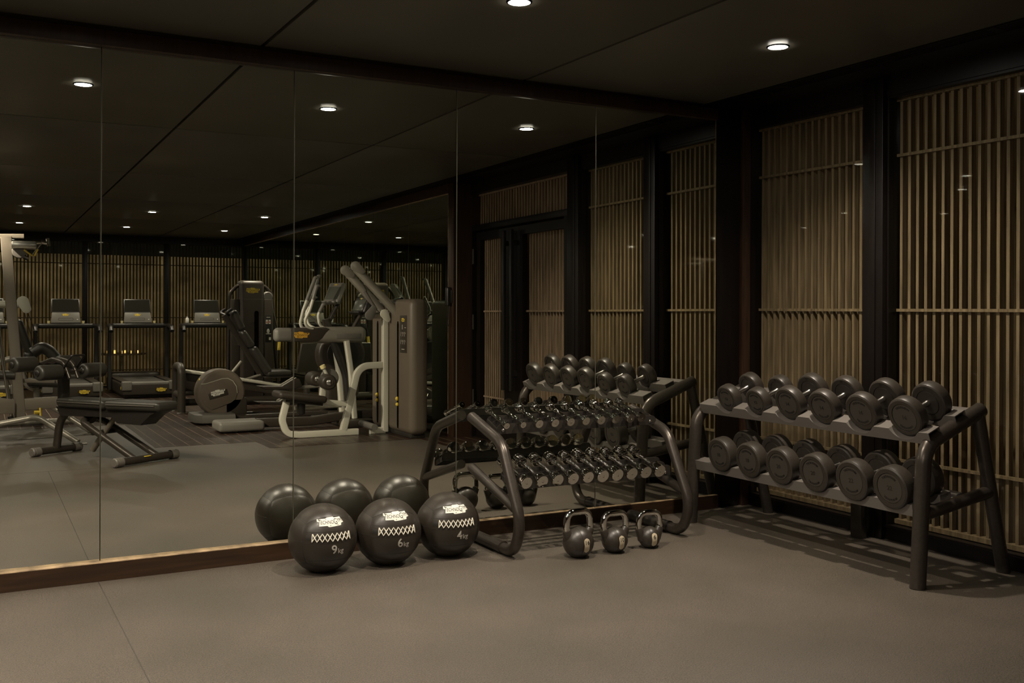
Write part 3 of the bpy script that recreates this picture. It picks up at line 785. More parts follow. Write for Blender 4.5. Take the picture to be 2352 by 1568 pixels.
def big_dumbbell(num, r, th, gap, lab, grp):
    """axis along local x, front face looks along -x; centre of front outer face at origin"""
    root = thing('black_dumbbell', lab, 'dumbbell', group=grp)
    T = Matrix.Rotation(R(90), 4, 'Y')
    m = MB(); m.lathe([(.0165, th - .004), (.0165, th + .010), (.0142, th + .014), (.0158, th + gap / 2), (.0142, th + gap - .014), (.0165, th + gap - .010), (.0165, th + gap + .004)], 20, T)
    m.build('steel_handle', 'steel', root, world=False, sharp=60)
    fr_ = .70
    for sg in (0, 1):
        a = 0 if sg == 0 else 2 * th + gap; d = 1 if sg == 0 else -1    # outward face position and inward direction
        m = MB()
        m.lathe([(.001, a + d * .004), (r * fr_, a + d * .004), (r * fr_ + .001, a + d * .0045), (r * fr_ + .002, a + d * .001), (r * .90, a), (r * .975, a + d * .005), (r, a + d * .014), (r, a + d * (th - .012)), (r * .97, a + d * (th - .004)), (r * .90, a + d * th), (r * .66, a + d * th), (r * .65, a + d * (th - .003)), (r * .62, a + d * (th - .003)), (r * .60, a + d * (th + .001)), (.001, a + d * (th + .001))], 48, T, cap=False)
        head = m.build('weight_head', 'rubber', root, world=False, sharp=28)
        f = MB(); f.lathe([(.001, a + d * .0022), (r * fr_ - .002, a + d * .0022), (r * fr_ - .0012, a + d * .0045)], 40, T, cap=False)
        f.build('face_disc', 'rubber_face', head, world=False)
        # text: front face seen from -x: local right = -y... lettering reads upright from outside
        t = MB(); ux = Vector((0, -1, 0)) if sg == 0 else Vector((0, 1, 0)); nz = Vector((-1, 0, 0)) if sg == 0 else Vector((1, 0, 0))
        o_ = Vector((a + d * .0022, 0, 0)); up = Vector((0, 0, 1))
        add_text(t, num, r * .30, lambda v: o_ + ux * v.x + up * v.y + nz * v.z, .0006, .0003)
        t.build('raised_number', 'emboss', head, world=False, sharp=60)
        word = 'TECHNOGYM'
        for half in (0, 1):
            R_ = r * .55; t = MB()
            for i, ch in enumerate(word):
                ang = (i - 4) * .165
                if half == 0: cpos = (math.sin(ang) * R_, math.cos(ang) * R_); rot = -ang
                else: cpos = (math.sin(ang) * R_, -math.cos(ang) * R_); rot = ang
                cr, sr = math.cos(rot), math.sin(rot)
                add_text(t, ch, r * .145, lambda v: o_ + ux * (cpos[0] + v.x * cr - v.y * sr) + up * (cpos[1] + v.x * sr + v.y * cr) + nz * v.z, .0009, .0002)
            t.build('raised_lettering', 'emboss', head, world=False, sharp=60)
        if sg == 1:
            t2 = MB(); add_text(t2, num, r * .17, lambda v: Vector((a - th - .0003, 0, 0)) + Vector((0, -1, 0)) * v.x + up * (v.y + r * .78) + Vector((-1, 0, 0)) * v.z, .0004, .0001)
            t2.build('rim_number', 'emboss', head, world=False, sharp=60)
    return root
def put_big(o, y, x, z, tilt, lab):
    o.matrix_basis = Matrix.Translation((x, y, z)) @ Matrix.Rotation(-tilt, 4, 'Y'); o['label'] = lab
UP = [(4.745, '12', .0825, 'round black dumbbell marked 12 on the upper cradle, at the mirror end'), (4.487, '12', .0825, 'round black dumbbell marked 12 on the upper cradle, second from the mirror'),
      (4.227, '14', .098, 'round black dumbbell marked 14 on the upper cradle, third from the mirror'), (3.97, '14', .098, 'round black dumbbell marked 14 on the upper cradle, fourth from the mirror'),
      (3.70, '16', .1015, 'round black dumbbell marked 16 on the upper cradle, fifth from the mirror'), (3.425, '16', .1015, 'round black dumbbell marked 16, last on the upper cradle before the bare end')]
LO = [(4.72, '18', .103, 'thick black dumbbell marked 18 on the lower cradle, nearest the mirror'), (4.467, '18', .103, 'thick black dumbbell marked 18 on the lower cradle, second from the mirror'),
      (4.213, '20', .105, 'thick black dumbbell marked 20 on the lower cradle, third from the mirror'), (3.953, '20', .105, 'thick black dumbbell marked 20 on the lower cradle, fourth from the mirror'),
      (3.69, '22', .107, 'thick black dumbbell marked 22 on the lower cradle, fifth from the mirror'), (3.445, '22', .105, 'thick black dumbbell marked 22 on the lower cradle, beside the near front post')]
saddle(4.128, .690, R(21), 'upper_cradle', [(y, r, .1148 if r > .09 else .1036) for y, n_, r, l_ in UP], .062)
saddle(4.075, .338, R(9), 'lower_cradle', [(y, r, .1270) for y, n_, r, l_ in LO], .058)
cache = {}
for lst, x, z, tilt, th, gap, grp in ((UP, 4.115, .808, R(21), .062, .125, 'black dumbbells on the upper cradle'), (LO, 4.035, .462, R(9), .078, .125, 'black dumbbells on the lower cradle')):
    for (y, num, r, lab) in lst:
        if num in cache: o = copy_tree(cache[num])
        else: o = cache[num] = big_dumbbell(num, r, th, gap, lab, grp)
        zz = z + (.0 if r > .09 else -.012)
        put_big(o, y, x, zz, tilt, lab)
# ================================================================== MACHINES BEHIND THE CAMERA (seen in the mirror)
def plate_logo(name, parent, o, ux, uy, wdt, mats=('yellow', 'black_print')):
    mb = MB(); logo(mb, wdt, frame_fn(o, ux, uy)); return mb.build(name, list(mats), parent, sharp=60)
def tubes(name, mt, parent, lst, seg=16):
    mb = MB()
    for pts, r, fr_ in lst: mb.tube(fillet(pts, fr_, 8) if fr_ and len(pts) > 2 else pts, r, seg)
    return mb.build(name, mt, parent)
def rbox(name, mt, parent, lo, hi, bev, T=None):
    return MB().box(lo, hi, bev, T, 4).build(name, mt, parent)
def RotAt(p, ang, ax): return Matrix.Translation(p) @ Matrix.Rotation(ang, 4, ax)
def roller(name, parent, p0, p1, r, mt='vinyl_black', gathered=True):
    """padded roller with puckered ends between two points"""
    p0 = Vector(p0); p1 = Vector(p1); d = (p1 - p0); L = d.length; q = d.normalized()
    T = Matrix.Translation(p0) @ q.to_track_quat('Z', 'Y').to_matrix().to_4x4()
    mb = MB(); n = 7
    prof = [(r * .38, .002)] + [(r - .028 + .028 * math.sin(a), .028 - .028 * math.cos(a)) for a in [math.pi / 2 * k / n for k in range(n + 1)]]
    prof += [(r - .028 + .028 * math.cos(a), L - .028 + .028 * math.sin(a)) for a in [math.pi / 2 * k / n for k in range(n + 1)]] + [(r * .38, L - .002)]
    mb.lathe(prof, 32, T); o = mb.build(name, mt, parent, sharp=60)
    for h in (0, L):
        c = MB(); s = -1 if h == 0 else 1
        c.lathe([(r * .42, h - s * .004), (r * .42, h + s * .006), (r * .3, h + s * .014), (.001, h + s * .016)], 24, T, cap=False); c.build('end_cap', 'plastic_black' if mt == 'vinyl_black' else 'steel', o, sharp=40)
    return o

# ---- adjustable bench (origin at the front foot, local x runs along the bench)
bn = thing('adjustable_bench', 'black adjustable bench with roller pads on dark tubular feet, on the rubber floor', 'bench', (.740, .327, 0), R(56.7))
def B(mb, name, mt, parent=bn, sharp=40): return mb.build(name, mt, parent, world=False, sharp=sharp)
def feet(x, hw, nm):
    m = MB(); m.tube([(x, -hw, .042), (x, hw, .042)], .034, 20); f = B(m, nm, 'frame_tube')
    for s in (-1, 1):
        c = MB(); T = Matrix.Translation((x, s * hw, .042)) @ Matrix.Rotation(R(-90 * s), 4, 'X')
        c.lathe([(.041, -.055), (.0415, .0), (.0375, .002), (.0375, .008), (.0415, .010), (.041, .022), (.034, .030), (.001, .031)], 24, T, cap=False); c.build('rubber_end_cap', 'tray_grey', f, world=False, sharp=30)
feet(0.0, .235, 'front_foot'); feet(1.20, .32, 'rear_foot')
m = MB(); m.box((1.222, -.02, .062), (1.236, .05, .068), .002, RotAt((0, 0, 0), 0, 'Y')); B(m, 'yellow_sticker', 'yellow')
m = MB(); m.tube(fillet([(0, 0, .06), (.04, 0, .30), (.20, 0, .455), (.34, 0, .44), (.50, 0, .34)], [.2, .1, .2], 8), .036, 20); B(m, 'front_leg', 'frame_tube')
m = MB(); m.tube(fillet([(1.19, -.125, .05), (.50, -.115, .335), (.44, 0, .36), (.50, .115, .335), (1.19, .125, .05)], [.10, .05, .10], 8), .030, 18); B(m, 'twin_rails', 'frame_tube')
m = MB(); m.tube([(.80, 0, .39), (.52, 0, .09)], .022, 16); m.tube([(.62, 0, .2), (.50, 0, .07)], .027, 16); B(m, 'telescopic_strut', 'silver_brown')
m = MB(); m.tube([(.655, -.13, .245), (.655, .13, .245)], .022, 14); B(m, 'pivot_pin', 'plastic_black')
def pad(x0, x1, z0, z1, th, w0, w1, nm):
    bm = bmesh.new(); bmesh.ops.create_cube(bm, size=1); L = math.hypot(x1 - x0, z1 - z0); an = math.atan2(z1 - z0, x1 - x0)
    for v in bm.verts:
        wv = w0 if v.co.x < 0 else w1
        v.co = Vector(((v.co.x + .5) * L, v.co.y * wv * 2 * (.86 if v.co.z < 0 else 1), v.co.z * th))
    bmesh.ops.bevel(bm, geom=list(bm.edges), offset=th * .40, segments=5, profile=.5, affect='EDGES')
    mb = MB(); mb.bm(bm, Matrix.Translation((x0, 0, z0)) @ Matrix.Rotation(-an, 4, 'Y')); o = B(mb, nm, 'vinyl_black', sharp=60)
    s = MB(); hw = (w0 + w1) / 2
    T = Matrix.Translation((x0, 0, z0)) @ Matrix.Rotation(-an, 4, 'Y')
    for sg in (-1, 1): s.tube([T @ Vector((L * .06, sg * w0 * .985, th * .12)), T @ Vector((L * .94, sg * w1 * .985, th * .12))], .003, 6)
    s.build('piping', 'tray_grey', o, world=False)
pad(.14, .80, .495, .500, .082, .135, .15, 'seat_pad'); pad(.81, 1.465, .498, .508, .082, .155, .13, 'back_pad')
m = MB(); poly = [(.10, .46), (.16, .37), (.85, .39), (.92, .34), (1.22, .34), (1.34, .43), (1.42, .465), (.84, .475)]
T = Matrix(((1, 0, 0, 0), (0, 0, -1, .09), (0, 1, 0, 0), (0, 0, 0, 1))); m.prism(poly, .18, T, .01); B(m, 'under_shell', 'plastic_black')
m = MB(); m.box((.06, -.045, .40), (.13, .045, .80), .012); m.box((.045, -.03, .47), (.07, .03, .60), .008); B(m, 'upright_post', 'plastic_black')
m = MB()
for s in (-1, 1): m.tube(fillet([(-.16, s * .045, .845), (.0, s * .045, .89), (.16, s * .045, .86), (.24, s * .045, .715)], [.1, .08], 8), .018, 14)
m.tube([(-.15, -.36, .843), (-.15, .36, .843)], .014, 12); m.tube([(.205, -.36, .778), (.205, .36, .778)], .014, 12); B(m, 'roller_arms', 'frame_tube')
m = MB(); m.tube(fillet([(.17, -.07, .80), (.30, -.07, .93), (.30, .07, .93), (.17, .07, .80)], [.02, .02], 5), .009, 10); B(m, 'grab_handle', 'plastic_black')
for (x, z) in ((-.15, .843), (.205, .778)):
    for s in (-1, 1):
        p0 = Vector((x, s * .115, z)); p1 = Vector((x, s * .355, z))
        Mx = Matrix.Translation((.740, .327, 0)) @ Matrix.Rotation(R(56.7), 4, 'Z')
        roller('foam_roller', bn, Mx @ p0, Mx @ p1, .070)

# ---- treadmills
def treadmill():
    r = thing('treadmill', 'x', 'treadmill', group='treadmills facing the far lattice windows')
    b = lambda mb, n, mt, p=r, s=40: mb.build(n, mt, p, world=False, sharp=s)
    m = MB(); m.box((-.42, -2.15, .045), (.42, -.02, .235), .03, None, 4); m.box((-.38, -2.1, .004), (.38, -.12, .06), .01); b(m, 'deck', 'body_dark')
    m = MB(); m.box((-.27, -1.9, .232), (.27, -.10, .243), .003); b(m, 'running_belt', 'belt')
    for s in (-1, 1): b(MB().box((s * .345 - .06, -1.9, .236), (s * .345 + .06, -.08, .262), .01), 'side_rail', 'body_dark')
    m = MB(); m.tube([(-.275, -.065, .225), (.275, -.065, .225)], .035, 20); b(m, 'rear_roller_cover', 'body_grey')
    for s in (-1, 1): b(MB().box((s * .35 - .075, -.12, .12), (s * .35 + .075, .0, .268), .022, None, 4), 'rear_corner_cap', 'body_grey')
    m = MB(); logo(m, .155, frame_fn((.16, .003, .13), (-1, 0, 0), (0, 0, 1))); m.build('logo_plate', ['yellow', 'black_print'], r, world=False)
    m = MB(); m.lathe([(.001, 0), (.026, 0), (.026, .003), (.001, .003)], 20, Matrix.Translation((-.424, -.14, .16)) @ Matrix.Rotation(R(-90), 4, 'Y')); b(m, 'round_badge', 'yellow')
    m = MB(); m.box((-.40, -2.2, .18), (.40, -1.62, .32), .05, None, 4); b(m, 'motor_hood', 'body_dark')
    for s in (-1, 1):
        m = MB(); m.tube(fillet([(s * .455, -1.35, .06), (s * .455, -1.40, .62), (s * .455, -1.35, 1.12)], [.5], 6), .0, 4, rect=(.032, .05, .015)); b(m, 'upright', 'plastic_black')
        m = MB(); m.tube(fillet([(s * .40, -1.42, 1.118), (s * .475, -1.30, 1.12), (s * .475, -1.02, 1.10), (s * .475, -.96, 1.03)], [.07, .06], 7), .036, 18); b(m, 'hand_grip', 'plastic_black', r, 60)
        m = MB(); m.lathe([(.016, 0), (.022, .05), (.016, .05), (.013, .01)], 16, Matrix.Translation((s * .26, -1.42, 1.150))); b(m, 'small_cup_holder', 'pale_yellow')
    m = MB(); m.box((-.42, -1.50, 1.078), (.42, -1.36, 1.160), .032, None, 4); b(m, 'cross_bar', 'plastic_black', r, 60)
    T = RotAt((0, -1.46, 1.165), R(18), 'X')
    m = MB(); m.prism([(-.225, 0), (.225, 0), (.205, .178), (-.205, .178)], .035, T @ Matrix.Rotation(R(90), 4, 'X') @ Matrix.Translation((0, 0, -.0175)), .004); c = b(m, 'console', 'body_grey')
    m = MB(); m.tube(fillet([(-.11, -.0185, .055), (.11, -.0185, .055)], 0), .002, 6)
    T2 = T @ Matrix.Rotation(R(0), 4, 'X')
    m = MB(); pts = []
    for k in range(24):
        a = 2 * math.pi * k / 24; pts.append(T @ Vector((.095 * (1 if math.cos(a) > 0 else -1) + .018 * math.cos(a), .0185, .060 + .018 * math.sin(a))))
    m.tube(pts, .0018, 6, closed=True); m.build('control_slot', 'plastic_black', c, world=False)
    m = MB(); lf = frame_fn(T @ Vector((-.0, .0185, .135)), (-1, 0, 0), T.to_3x3() @ Vector((0, 0, 1))); logo(m, .10, lf); m.build('logo_plate', ['yellow', 'black_print'], c, world=False)
    m = MB(); m.add([T @ Vector(v) for v in ((.165, .0185, .052), (.185, .0185, .052), (.185, .0185, .062), (.165, .0185, .062))], [(0, 1, 2, 3)]); m.build('white_mark', 'white', c, world=False)
    m = MB(); m.prism([(-.220, .18), (.220, .18), (.212, .415), (-.212, .415)], .028, T @ Matrix.Rotation(R(90), 4, 'X') @ Matrix.Translation((0, 0, -.014)), .004); s_ = b(m, 'screen_housing', 'plastic_black')
    m = MB(); m.prism([(-.203, .196), (.203, .196), (.197, .400), (-.197, .400)], .002, T @ Matrix.Translation((0, .0155, 0)) @ Matrix.Rotation(R(90), 4, 'X')); m.build('display', 'screen', s_, world=False)
    return r
tm = treadmill(); tms = [tm] + [copy_tree(tm) for _ in range(3)]
tl = ['treadmill partly hidden behind the cable machine', 'treadmill behind the adjustable bench', 'treadmill between the bench and the leg press', 'treadmill half hidden behind the leg press, bottle on its bar']
for o, x, l in zip(tms, (.235, 1.36, 2.475, 3.62), tl):
    o.matrix_basis = Matrix.Translation((x, -5.85, 0)); o['label'] = 'dark ' + l
bt = thing('water_bottle', 'small white water bottle on the handlebar of the treadmill beside the leg press', 'bottle', (3.275, -7.28, 1.1605))
MB().lathe([(.001, 0), (.026, 0), (.03, .008), (.03, .07), (.022, .085), (.013, .092)], 20, cap=False).build('bottle_body', 'white', bt, world=False)
MB().lathe([(.015, .090), (.015, .112), (.001, .113)], 16, cap=False).build('bottle_cap', 'grey_print', bt, world=False)

# ---- leg press with weight tower
lp = thing('leg_press_machine', 'dark leg press machine with reclined pads, silver rails and tall weight tower', 'exercise machine', (3.3, -3.5, 0))
tubes('front_hoop', 'body_dark', lp, [([(2.46, -3.10, 0), (2.46, -3.10, .615), (2.46, -3.52, .615), (2.46, -3.52, 0)], .052, [.10, .10])], 20)
MB().box((2.40, -3.16, 0), (2.52, -3.04, .015), .003).box((2.40, -3.58, 0), (2.52, -3.46, .015), .003).build('floor_plate', 'steel', lp)
tubes('hoop_crossbar', 'body_dark', lp, [([(2.46, -3.12, .24), (2.46, -3.50, .24)], .045, 0), ([(2.46, -3.31, .245), (2.95, -3.31, .245)], .026, 0), ([(2.50, -3.31, .13), (4.30, -3.31, .13)], .050, 0)])
tubes('slide_rail', 'frame_white', lp, [([(2.50, -3.22, .555), (3.86, -3.22, .31)], .022, 0)])
tubes('slide_rail', 'frame_white', lp, [([(2.50, -3.42, .555), (3.86, -3.42, .31)], .022, 0)])
MB().tube([(2.5, -3.32, .49), (3.9, -3.32, .22)], 0, rect=(.06, .05, .01)).build('main_beam', 'body_dark', lp)
tubes('strut', 'frame_silver', lp, [([(3.10, -3.35, .42), (3.30, -3.35, .66)], .022, 0), ([(3.3, -3.3, .40), (3.55, -3.3, .47)], .018, 0)])
def incl_pad(x0, z0, x1, z1, th, hw, nm):
    L = math.hypot(x1 - x0, z1 - z0); an = math.atan2(z1 - z0, x1 - x0)
    MB().box((0, -hw, -th / 2), (L, hw, th / 2), th * .42, RotAt((x0, -3.32, z0), -an, 'Y'), 5).build(nm, 'vinyl_black', lp, sharp=60)
incl_pad(3.155, 1.36, 3.285, 1.10, .085, .16, 'head_pad'); incl_pad(3.27, 1.08, 3.41, .86, .09, .19, 'upper_back_pad'); incl_pad(3.41, .86, 3.64, .50, .10, .21, 'lower_back_pad')
MB().tube([(3.06, -3.32, 1.30), (3.56, -3.32, .46)], 0, rect=(.035, .03, .008)).build('back_support', 'body_dark', lp)
for sg in (-1, 1): tubes('shoulder_handle', 'plastic_black', lp, [([(3.10, -3.32 + sg * .10, 1.30), (3.04, -3.32 + sg * .2, 1.33), (3.12, -3.32 + sg * .2, 1.38)], .02, [.03])])
MB().box((3.60, -3.53, .455), (3.95, -3.11, .535), .036, None, 5).build('seat_pad', 'vinyl_black', lp, sharp=60)
MB().box((3.58, -3.50, .43), (3.97, -3.14, .455), .008).build('seat_tray', 'frame_tube', lp)
# ribbed foot plate
T = Matrix.Translation((4.22, -3.22, .70)) @ Matrix.Rotation(R(-125), 4, 'Z') @ Matrix.Rotation(R(-12), 4, 'Y')
fp = MB().box((-.018, -.23, -.21), (.018, .23, .21), .012, T).build('foot_plate', 'body_dark', lp)
mb = MB()
for k in range(6):
    for s in (-1, 1): mb.box((.018, s * .11 - .095, -.17 + k * .068), (.024, s * .11 + .095, -.155 + k * .068), .002, T)
mb.build('grip_ribs', 'body_grey', fp)
tubes('foot_plate_arm', 'body_dark', lp, [([(4.22, -3.25, .50), (4.2, -3.3, .14)], .045, 0)])
# tower
ty = -4.1
MB().box((3.425, ty - .16, .0), (3.775, ty + .14, 1.80), .055, None, 5).build('tower_column', 'body_dark', lp, sharp=60)
MB().box((3.30, ty - .12, .0), (3.425, ty + .10, 1.53), .012).build('side_shroud', 'body_dark', lp)
MB().box((3.775, ty - .12, .0), (3.915, ty + .10, 1.53), .012).build('side_shroud', 'body_dark', lp)
s_ = MB(); prof = [(3.625, .40), (3.688, .40)] + [(3.6565 + .0315 * math.cos(a), 1.33 + .0315 * math.sin(a)) for a in [math.pi * k / 10 for k in range(11)]]
s_.prism(prof, .004, Matrix(((1, 0, 0, 0), (0, 0, -1, ty + .1445), (0, 1, 0, 0), (0, 0, 0, 1)))); s_.build('weight_slot', 'groove', lp)
tubes('tower_guard', 'frame_tube', lp, [([(3.262, ty + .02, 0), (3.30, ty + .02, 1.62), (3.40, ty + .02, 1.72), (3.50, ty + .02, 1.72)], .027, [.14, .05])])
tubes('tower_guard', 'frame_tube', lp, [([(4.02, ty + .02, 0), (3.905, ty + .02, 1.62), (3.80, ty + .02, 1.72), (3.70, ty + .02, 1.72)], .027, [.14, .05])])
MB().lathe([(.001, .03), (.06, .03), (.072, .02), (.072, -.03), (.001, -.03)], 28, Matrix.Translation((3.835, ty + .06, 1.57)) @ Matrix.Rotation(R(-90), 4, 'X'), cap=False).build('pulley_cover', 'body_grey', lp)
MB().box((3.45, ty + .139, 1.527), (3.75, ty + .1425, 1.533), 0).build('trim_line', 'body_grey', lp)
plate_logo('logo_plate', lp, (3.605, ty + .142, 1.655), (-1, 0, 0), (0, 0, 1), .20)
pnl = MB().box((3.79, ty + .10, .90), (3.885, ty + .106, 1.30), .002).build('instruction_panel', 'plastic_black', lp)
pm = MB(); y = ty + .107
def quad(mb, x0, x1, z0, z1): mb.add([(x0, y, z0), (x1, y, z0), (x1, y, z1), (x0, y, z1)], [(0, 1, 2, 3)])
quad(pm, 3.81, 3.865, 1.262, 1.270); quad(pm, 3.80, 3.83, 1.17, 1.23); quad(pm, 3.842, 3.872, 1.17, 1.23)
pm.box((3.80, y, 1.02), (3.875, y + .0005, 1.03), 0); pm.ell((3.835, y, 1.065), (.022, .001, .034), 12, 6); pm.box((3.846, y, .935), (3.875, y + .0005, .975), 0); pm.build('instruction_pictures', 'white', pnl)
pm = MB(); quad(pm, 3.806, 3.824, 1.18, 1.205); quad(pm, 3.848, 3.866, 1.185, 1.21)
y += .001; quad(pm, 3.806, 3.824, 1.18, 1.205); quad(pm, 3.848, 3.866, 1.185, 1.21); pm.build('muscle_marks', 'red', pnl)
tubes('drop_cable', 'tray_black', lp, [([(3.86, -3.9, 1.5), (3.90, -3.6, .98)], .004, 0), ([(3.885, -3.6, .80), (3.86, -3.6, .70)], .006, 0)])
tubes('cable_grip', 'yellow', lp, [([(3.90, -3.6, .98), (3.885, -3.6, .80)], .021, 0)])

# ---- low cardio trainer with round flywheel housing at its rear
ct = thing('cross_trainer', 'grey cross trainer with round flywheel housing low at its rear end', 'exercise machine', (3.1, -1.8, 0))
cx, cz, yy = 2.69, .362, -1.72
def disc(cx, cz, y0, y1, r, nm, mt, parent, bev=.03, seg=56):
    T = Matrix.Translation((cx, y0, cz)) @ Matrix.Rotation(R(-90), 4, 'X'); L = y1 - y0
    mb = MB(); n = 5
    prof = [(.001, 0)] + [(r - bev + bev * math.sin(a), bev - bev * math.cos(a)) for a in [math.pi / 2 * k / n for k in range(n + 1)]] + [(r - bev + bev * math.cos(a), L - bev + bev * math.sin(a)) for a in [math.pi / 2 * k / n for k in range(n + 1)]] + [(.001, L)]
    mb.lathe(prof, seg, T, cap=False); return mb.build(nm, mt, parent, sharp=50)
fly = disc(cx, cz, yy - .26, yy, .285, 'flywheel_housing', 'body_brown', ct, .035)
# teardrop side cover and its pale rim line
def side_cover(off, grow=0.0):
    pts = []
    for k in range(25):
        a = R(-150 + 250 * k / 24)
        pts.append((cx + .06 + (.175 + grow) * math.cos(a), cz + .0 + (.175 + grow) * math.sin(a)))
    return pts
pl_ = [(cx - .30, cz + .135), (cx - .19, cz + .115), (cx - .10, cz + .14), (cx + .0, cz + .17), (cx + .07, cz + .172), (cx + .13, cz + .14), (cx + .175, cz + .07), (cx + .185, cz - .01), (cx + .165, cz - .08), (cx + .11, cz - .125), (cx - .02, cz - .17), (cx - .12, cz - .205), (cx - .19, cz - .15), (cx - .262, cz - .03)]
pl_ = [(x, z) if (x - cx) ** 2 + (z - cz) ** 2 < .27 ** 2 else (cx + (x - cx) * .27 / math.hypot(x - cx, z - cz), cz + (z - cz) * .27 / math.hypot(x - cx, z - cz)) for x, z in pl_]
MB().prism(pl_, .012, Matrix(((1, 0, 0, 0), (0, 0, -1, yy + .012), (0, 1, 0, 0), (0, 0, 0, 1))), .004).build('side_cover', 'body_brown', fly)
MB().tube([(x, yy + .012, z) for x, z in pl_[:8]], .0035, 8).build('rim_line', 'frame_white', fly)
bm_ = MB().box((cx - .16, yy + .012, cz - .045), (cx + .07, yy + .016, cz + .03), .002, RotAt((cx, 0, cz), R(-14), 'Y') @ Matrix.Translation((-cx, 0, -cz))).build('badge', 'body_dark', fly)
plate_logo('logo_plate', fly, (cx - .045, yy + .017, cz + .004), (-.97, 0, -.24), (-.24, 0, .97), .175, ('white', 'black_print'))
MB().ell((cx - .235, yy - .13, cz + .155), (.012, .03, .016), 14, 8).build('round_badge', 'yellow', fly)
MB().prism([(2.345, -1.99), (2.345, -1.60), (2.42, -1.50), (2.60, -1.47), (2.80, -1.47), (2.82, -1.53), (2.82, -2.02)], .105, Matrix.Translation((0, 0, .018)), .02).build('rear_base', 'body_grey', ct)
MB().box((2.72, -1.97, .0), (3.0, -1.72, .30), .03).build('housing_pedestal', 'body_dark', ct)
for y in (-1.66, -2.0): tubes('base_beam', 'body_dark', ct, [([(2.85, y, .06), (4.15, y, .06)], .035, 0)])
def pedal(x, y, z, parent):
    m = MB(); m.prism([(x, z), (x + .30, z - .012), (x + .47, z + .085), (x + .52, z + .07), (x + .56, z - .02), (x + .45, z - .06), (x + .1, z - .045)], .14, Matrix(((1, 0, 0, 0), (0, 0, -1, y), (0, 1, 0, 0), (0, 0, 0, 1))), .012)
    p = m.build('pedal', 'body_dark', parent)
    e = MB()
    for dy in (-.004, -.132): e.tube([(x + .30, y + dy, z - .008), (x + .475, y + dy, z + .09)], .004, 6)
    e.build('edge_line', 'frame_white', p)
    tubes('pedal_arm', 'frame_silver', parent, [([(x + .4, y - .07, z - .05), (x + 1.0, y - .07, z - .02)], .022, 0)])
pedal(3.10, -1.62, .435, ct); pedal(3.16, -1.98, .215, ct)
tubes('front_column', 'body_dark', ct, [([(4.12, -1.82, .05), (4.16, -1.82, .6), (4.02, -1.82, 1.25)], .055, [.3])])
MB().box((3.98, -2.08, .0), (4.32, -1.56, .09), .03).build('front_base', 'body_dark', ct)
MB().box((3.95, -2.0, .10), (4.32, -1.64, .55), .09, None, 5).build('front_shroud', 'body_dark', ct)
def console_unit(parent, x, y, z, ang, yaw, h=.27, w_=.27, mt='body_grey'):
    T = Matrix.Translation((x, y, z)) @ Matrix.Rotation(yaw, 4, 'Z') @ Matrix.Rotation(ang, 4, 'Y')
    c = MB().box((-.03, -w_ / 2, -h / 2), (.04, w_ / 2, h / 2), .03, T, 4).build('console', mt, parent, sharp=60)
    MB().box((-.034, -w_ * .40, -h * .36), (-.028, w_ * .40, h * .26), .002, T).build('display', 'screen_pale', c)
    m = MB(); o_ = T @ Vector((-.032, 0, h * .36)); R3 = T.to_3x3(); logo(m, .05, frame_fn(o_, R3 @ Vector((0, -1, 0)), R3 @ Vector((0, 0, 1)))); m.build('logo_plate', ['yellow', 'black_print'], c)
    MB().box((-.075, -w_ * .42, -h / 2 - .02), (.0, w_ * .42, -h / 2 + .005), .01, T).build('lower_shelf', mt, c)
    return c
console_unit(ct, 4.13, -1.80, 1.58, R(28), R(-32), .30, .25)
tubes('console_neck', 'body_dark', ct, [([(4.20, -1.80, 1.50), (4.06, -1.82, 1.22)], .03, 0)])
def arm(parent, top, mid, elbow, base, r=.020, grip=.30, mt='frame_white'):
    P = [Vector(p) for p in (top, mid, elbow, base)]
    o = tubes('swing_arm', mt, parent, [([P[0], P[1], P[2], P[3]], r, [.12, .10])], 14)
    g = MB(); d = (P[1] - P[0]); L = d.length; d.normalize()
    g.tube([P[0] - d * .0, P[0] + d * grip], r * 1.22, 14); g.ell(P[0] + Vector((.012, 0, .008)), (.034, .024, .018), 14, 8); g.build('hand_grip', 'body_grey', o)
arm(ct, (3.815, -1.62, 1.765), (3.66, -1.62, 1.35), (3.62, -1.64, 1.15), (3.98, -1.70, 1.00))
arm(ct, (3.98, -2.02, 1.80), (3.86, -2.02, 1.40), (3.80, -2.0, 1.18), (4.12, -1.92, .98))
tubes('fixed_grip', 'body_grey', ct, [([(3.80, -1.70, 1.55), (3.70, -1.70, 1.35), (3.95, -1.76, 1.15)], .016, [.08])], 12)

# ---- stepper-style trainer with long horizontal side housing
st = thing('arc_trainer', 'pale grey trainer with long horizontal side housing and low step platform', 'exercise machine', (3.4, -.75, 0))
pf = MB().box((2.41, -.93, .015), (2.915, -.52, .125), .035, None, 4).build('step_platform', 'body_grey', st, sharp=60)
MB().box((2.47, -.88, .0), (2.62, -.58, .02), .004).build('rubber_foot', 'tray_black', st)
MB().tube(fillet([(2.86, -.72, .085), (3.5, -.72, .075), (3.8, -.72, .11), (4.28, -.72, .13)], [.3, .3], 6), 0, rect=(.05, .05, .015)).build('base_beam', 'body_dark', st)
MB().box((3.82, -1.0, 0), (4.2, -.45, .085), .02).build('front_base', 'body_dark', st)
h1 = MB().box((3.34, -.80, .975), (4.16, -.66, 1.165), .068, None, 6).build('side_housing', 'frame_silver', st, sharp=60)
MB().box((3.06, -.795, .995), (3.32, -.665, 1.155), .05, None, 6).build('housing_end', 'body_grey', st, sharp=60)
T = Matrix(((1, 0, 0, 0), (0, 0, -1, -.656), (0, 1, 0, 0), (0, 0, 0, 1)))
MB().prism([(3.24, .995), (3.56, .995), (3.62, 1.03), (3.70, 1.14), (3.66, 1.155), (3.24, 1.155)], .148, T, .02).build('dark_cover', 'body_dark', st)
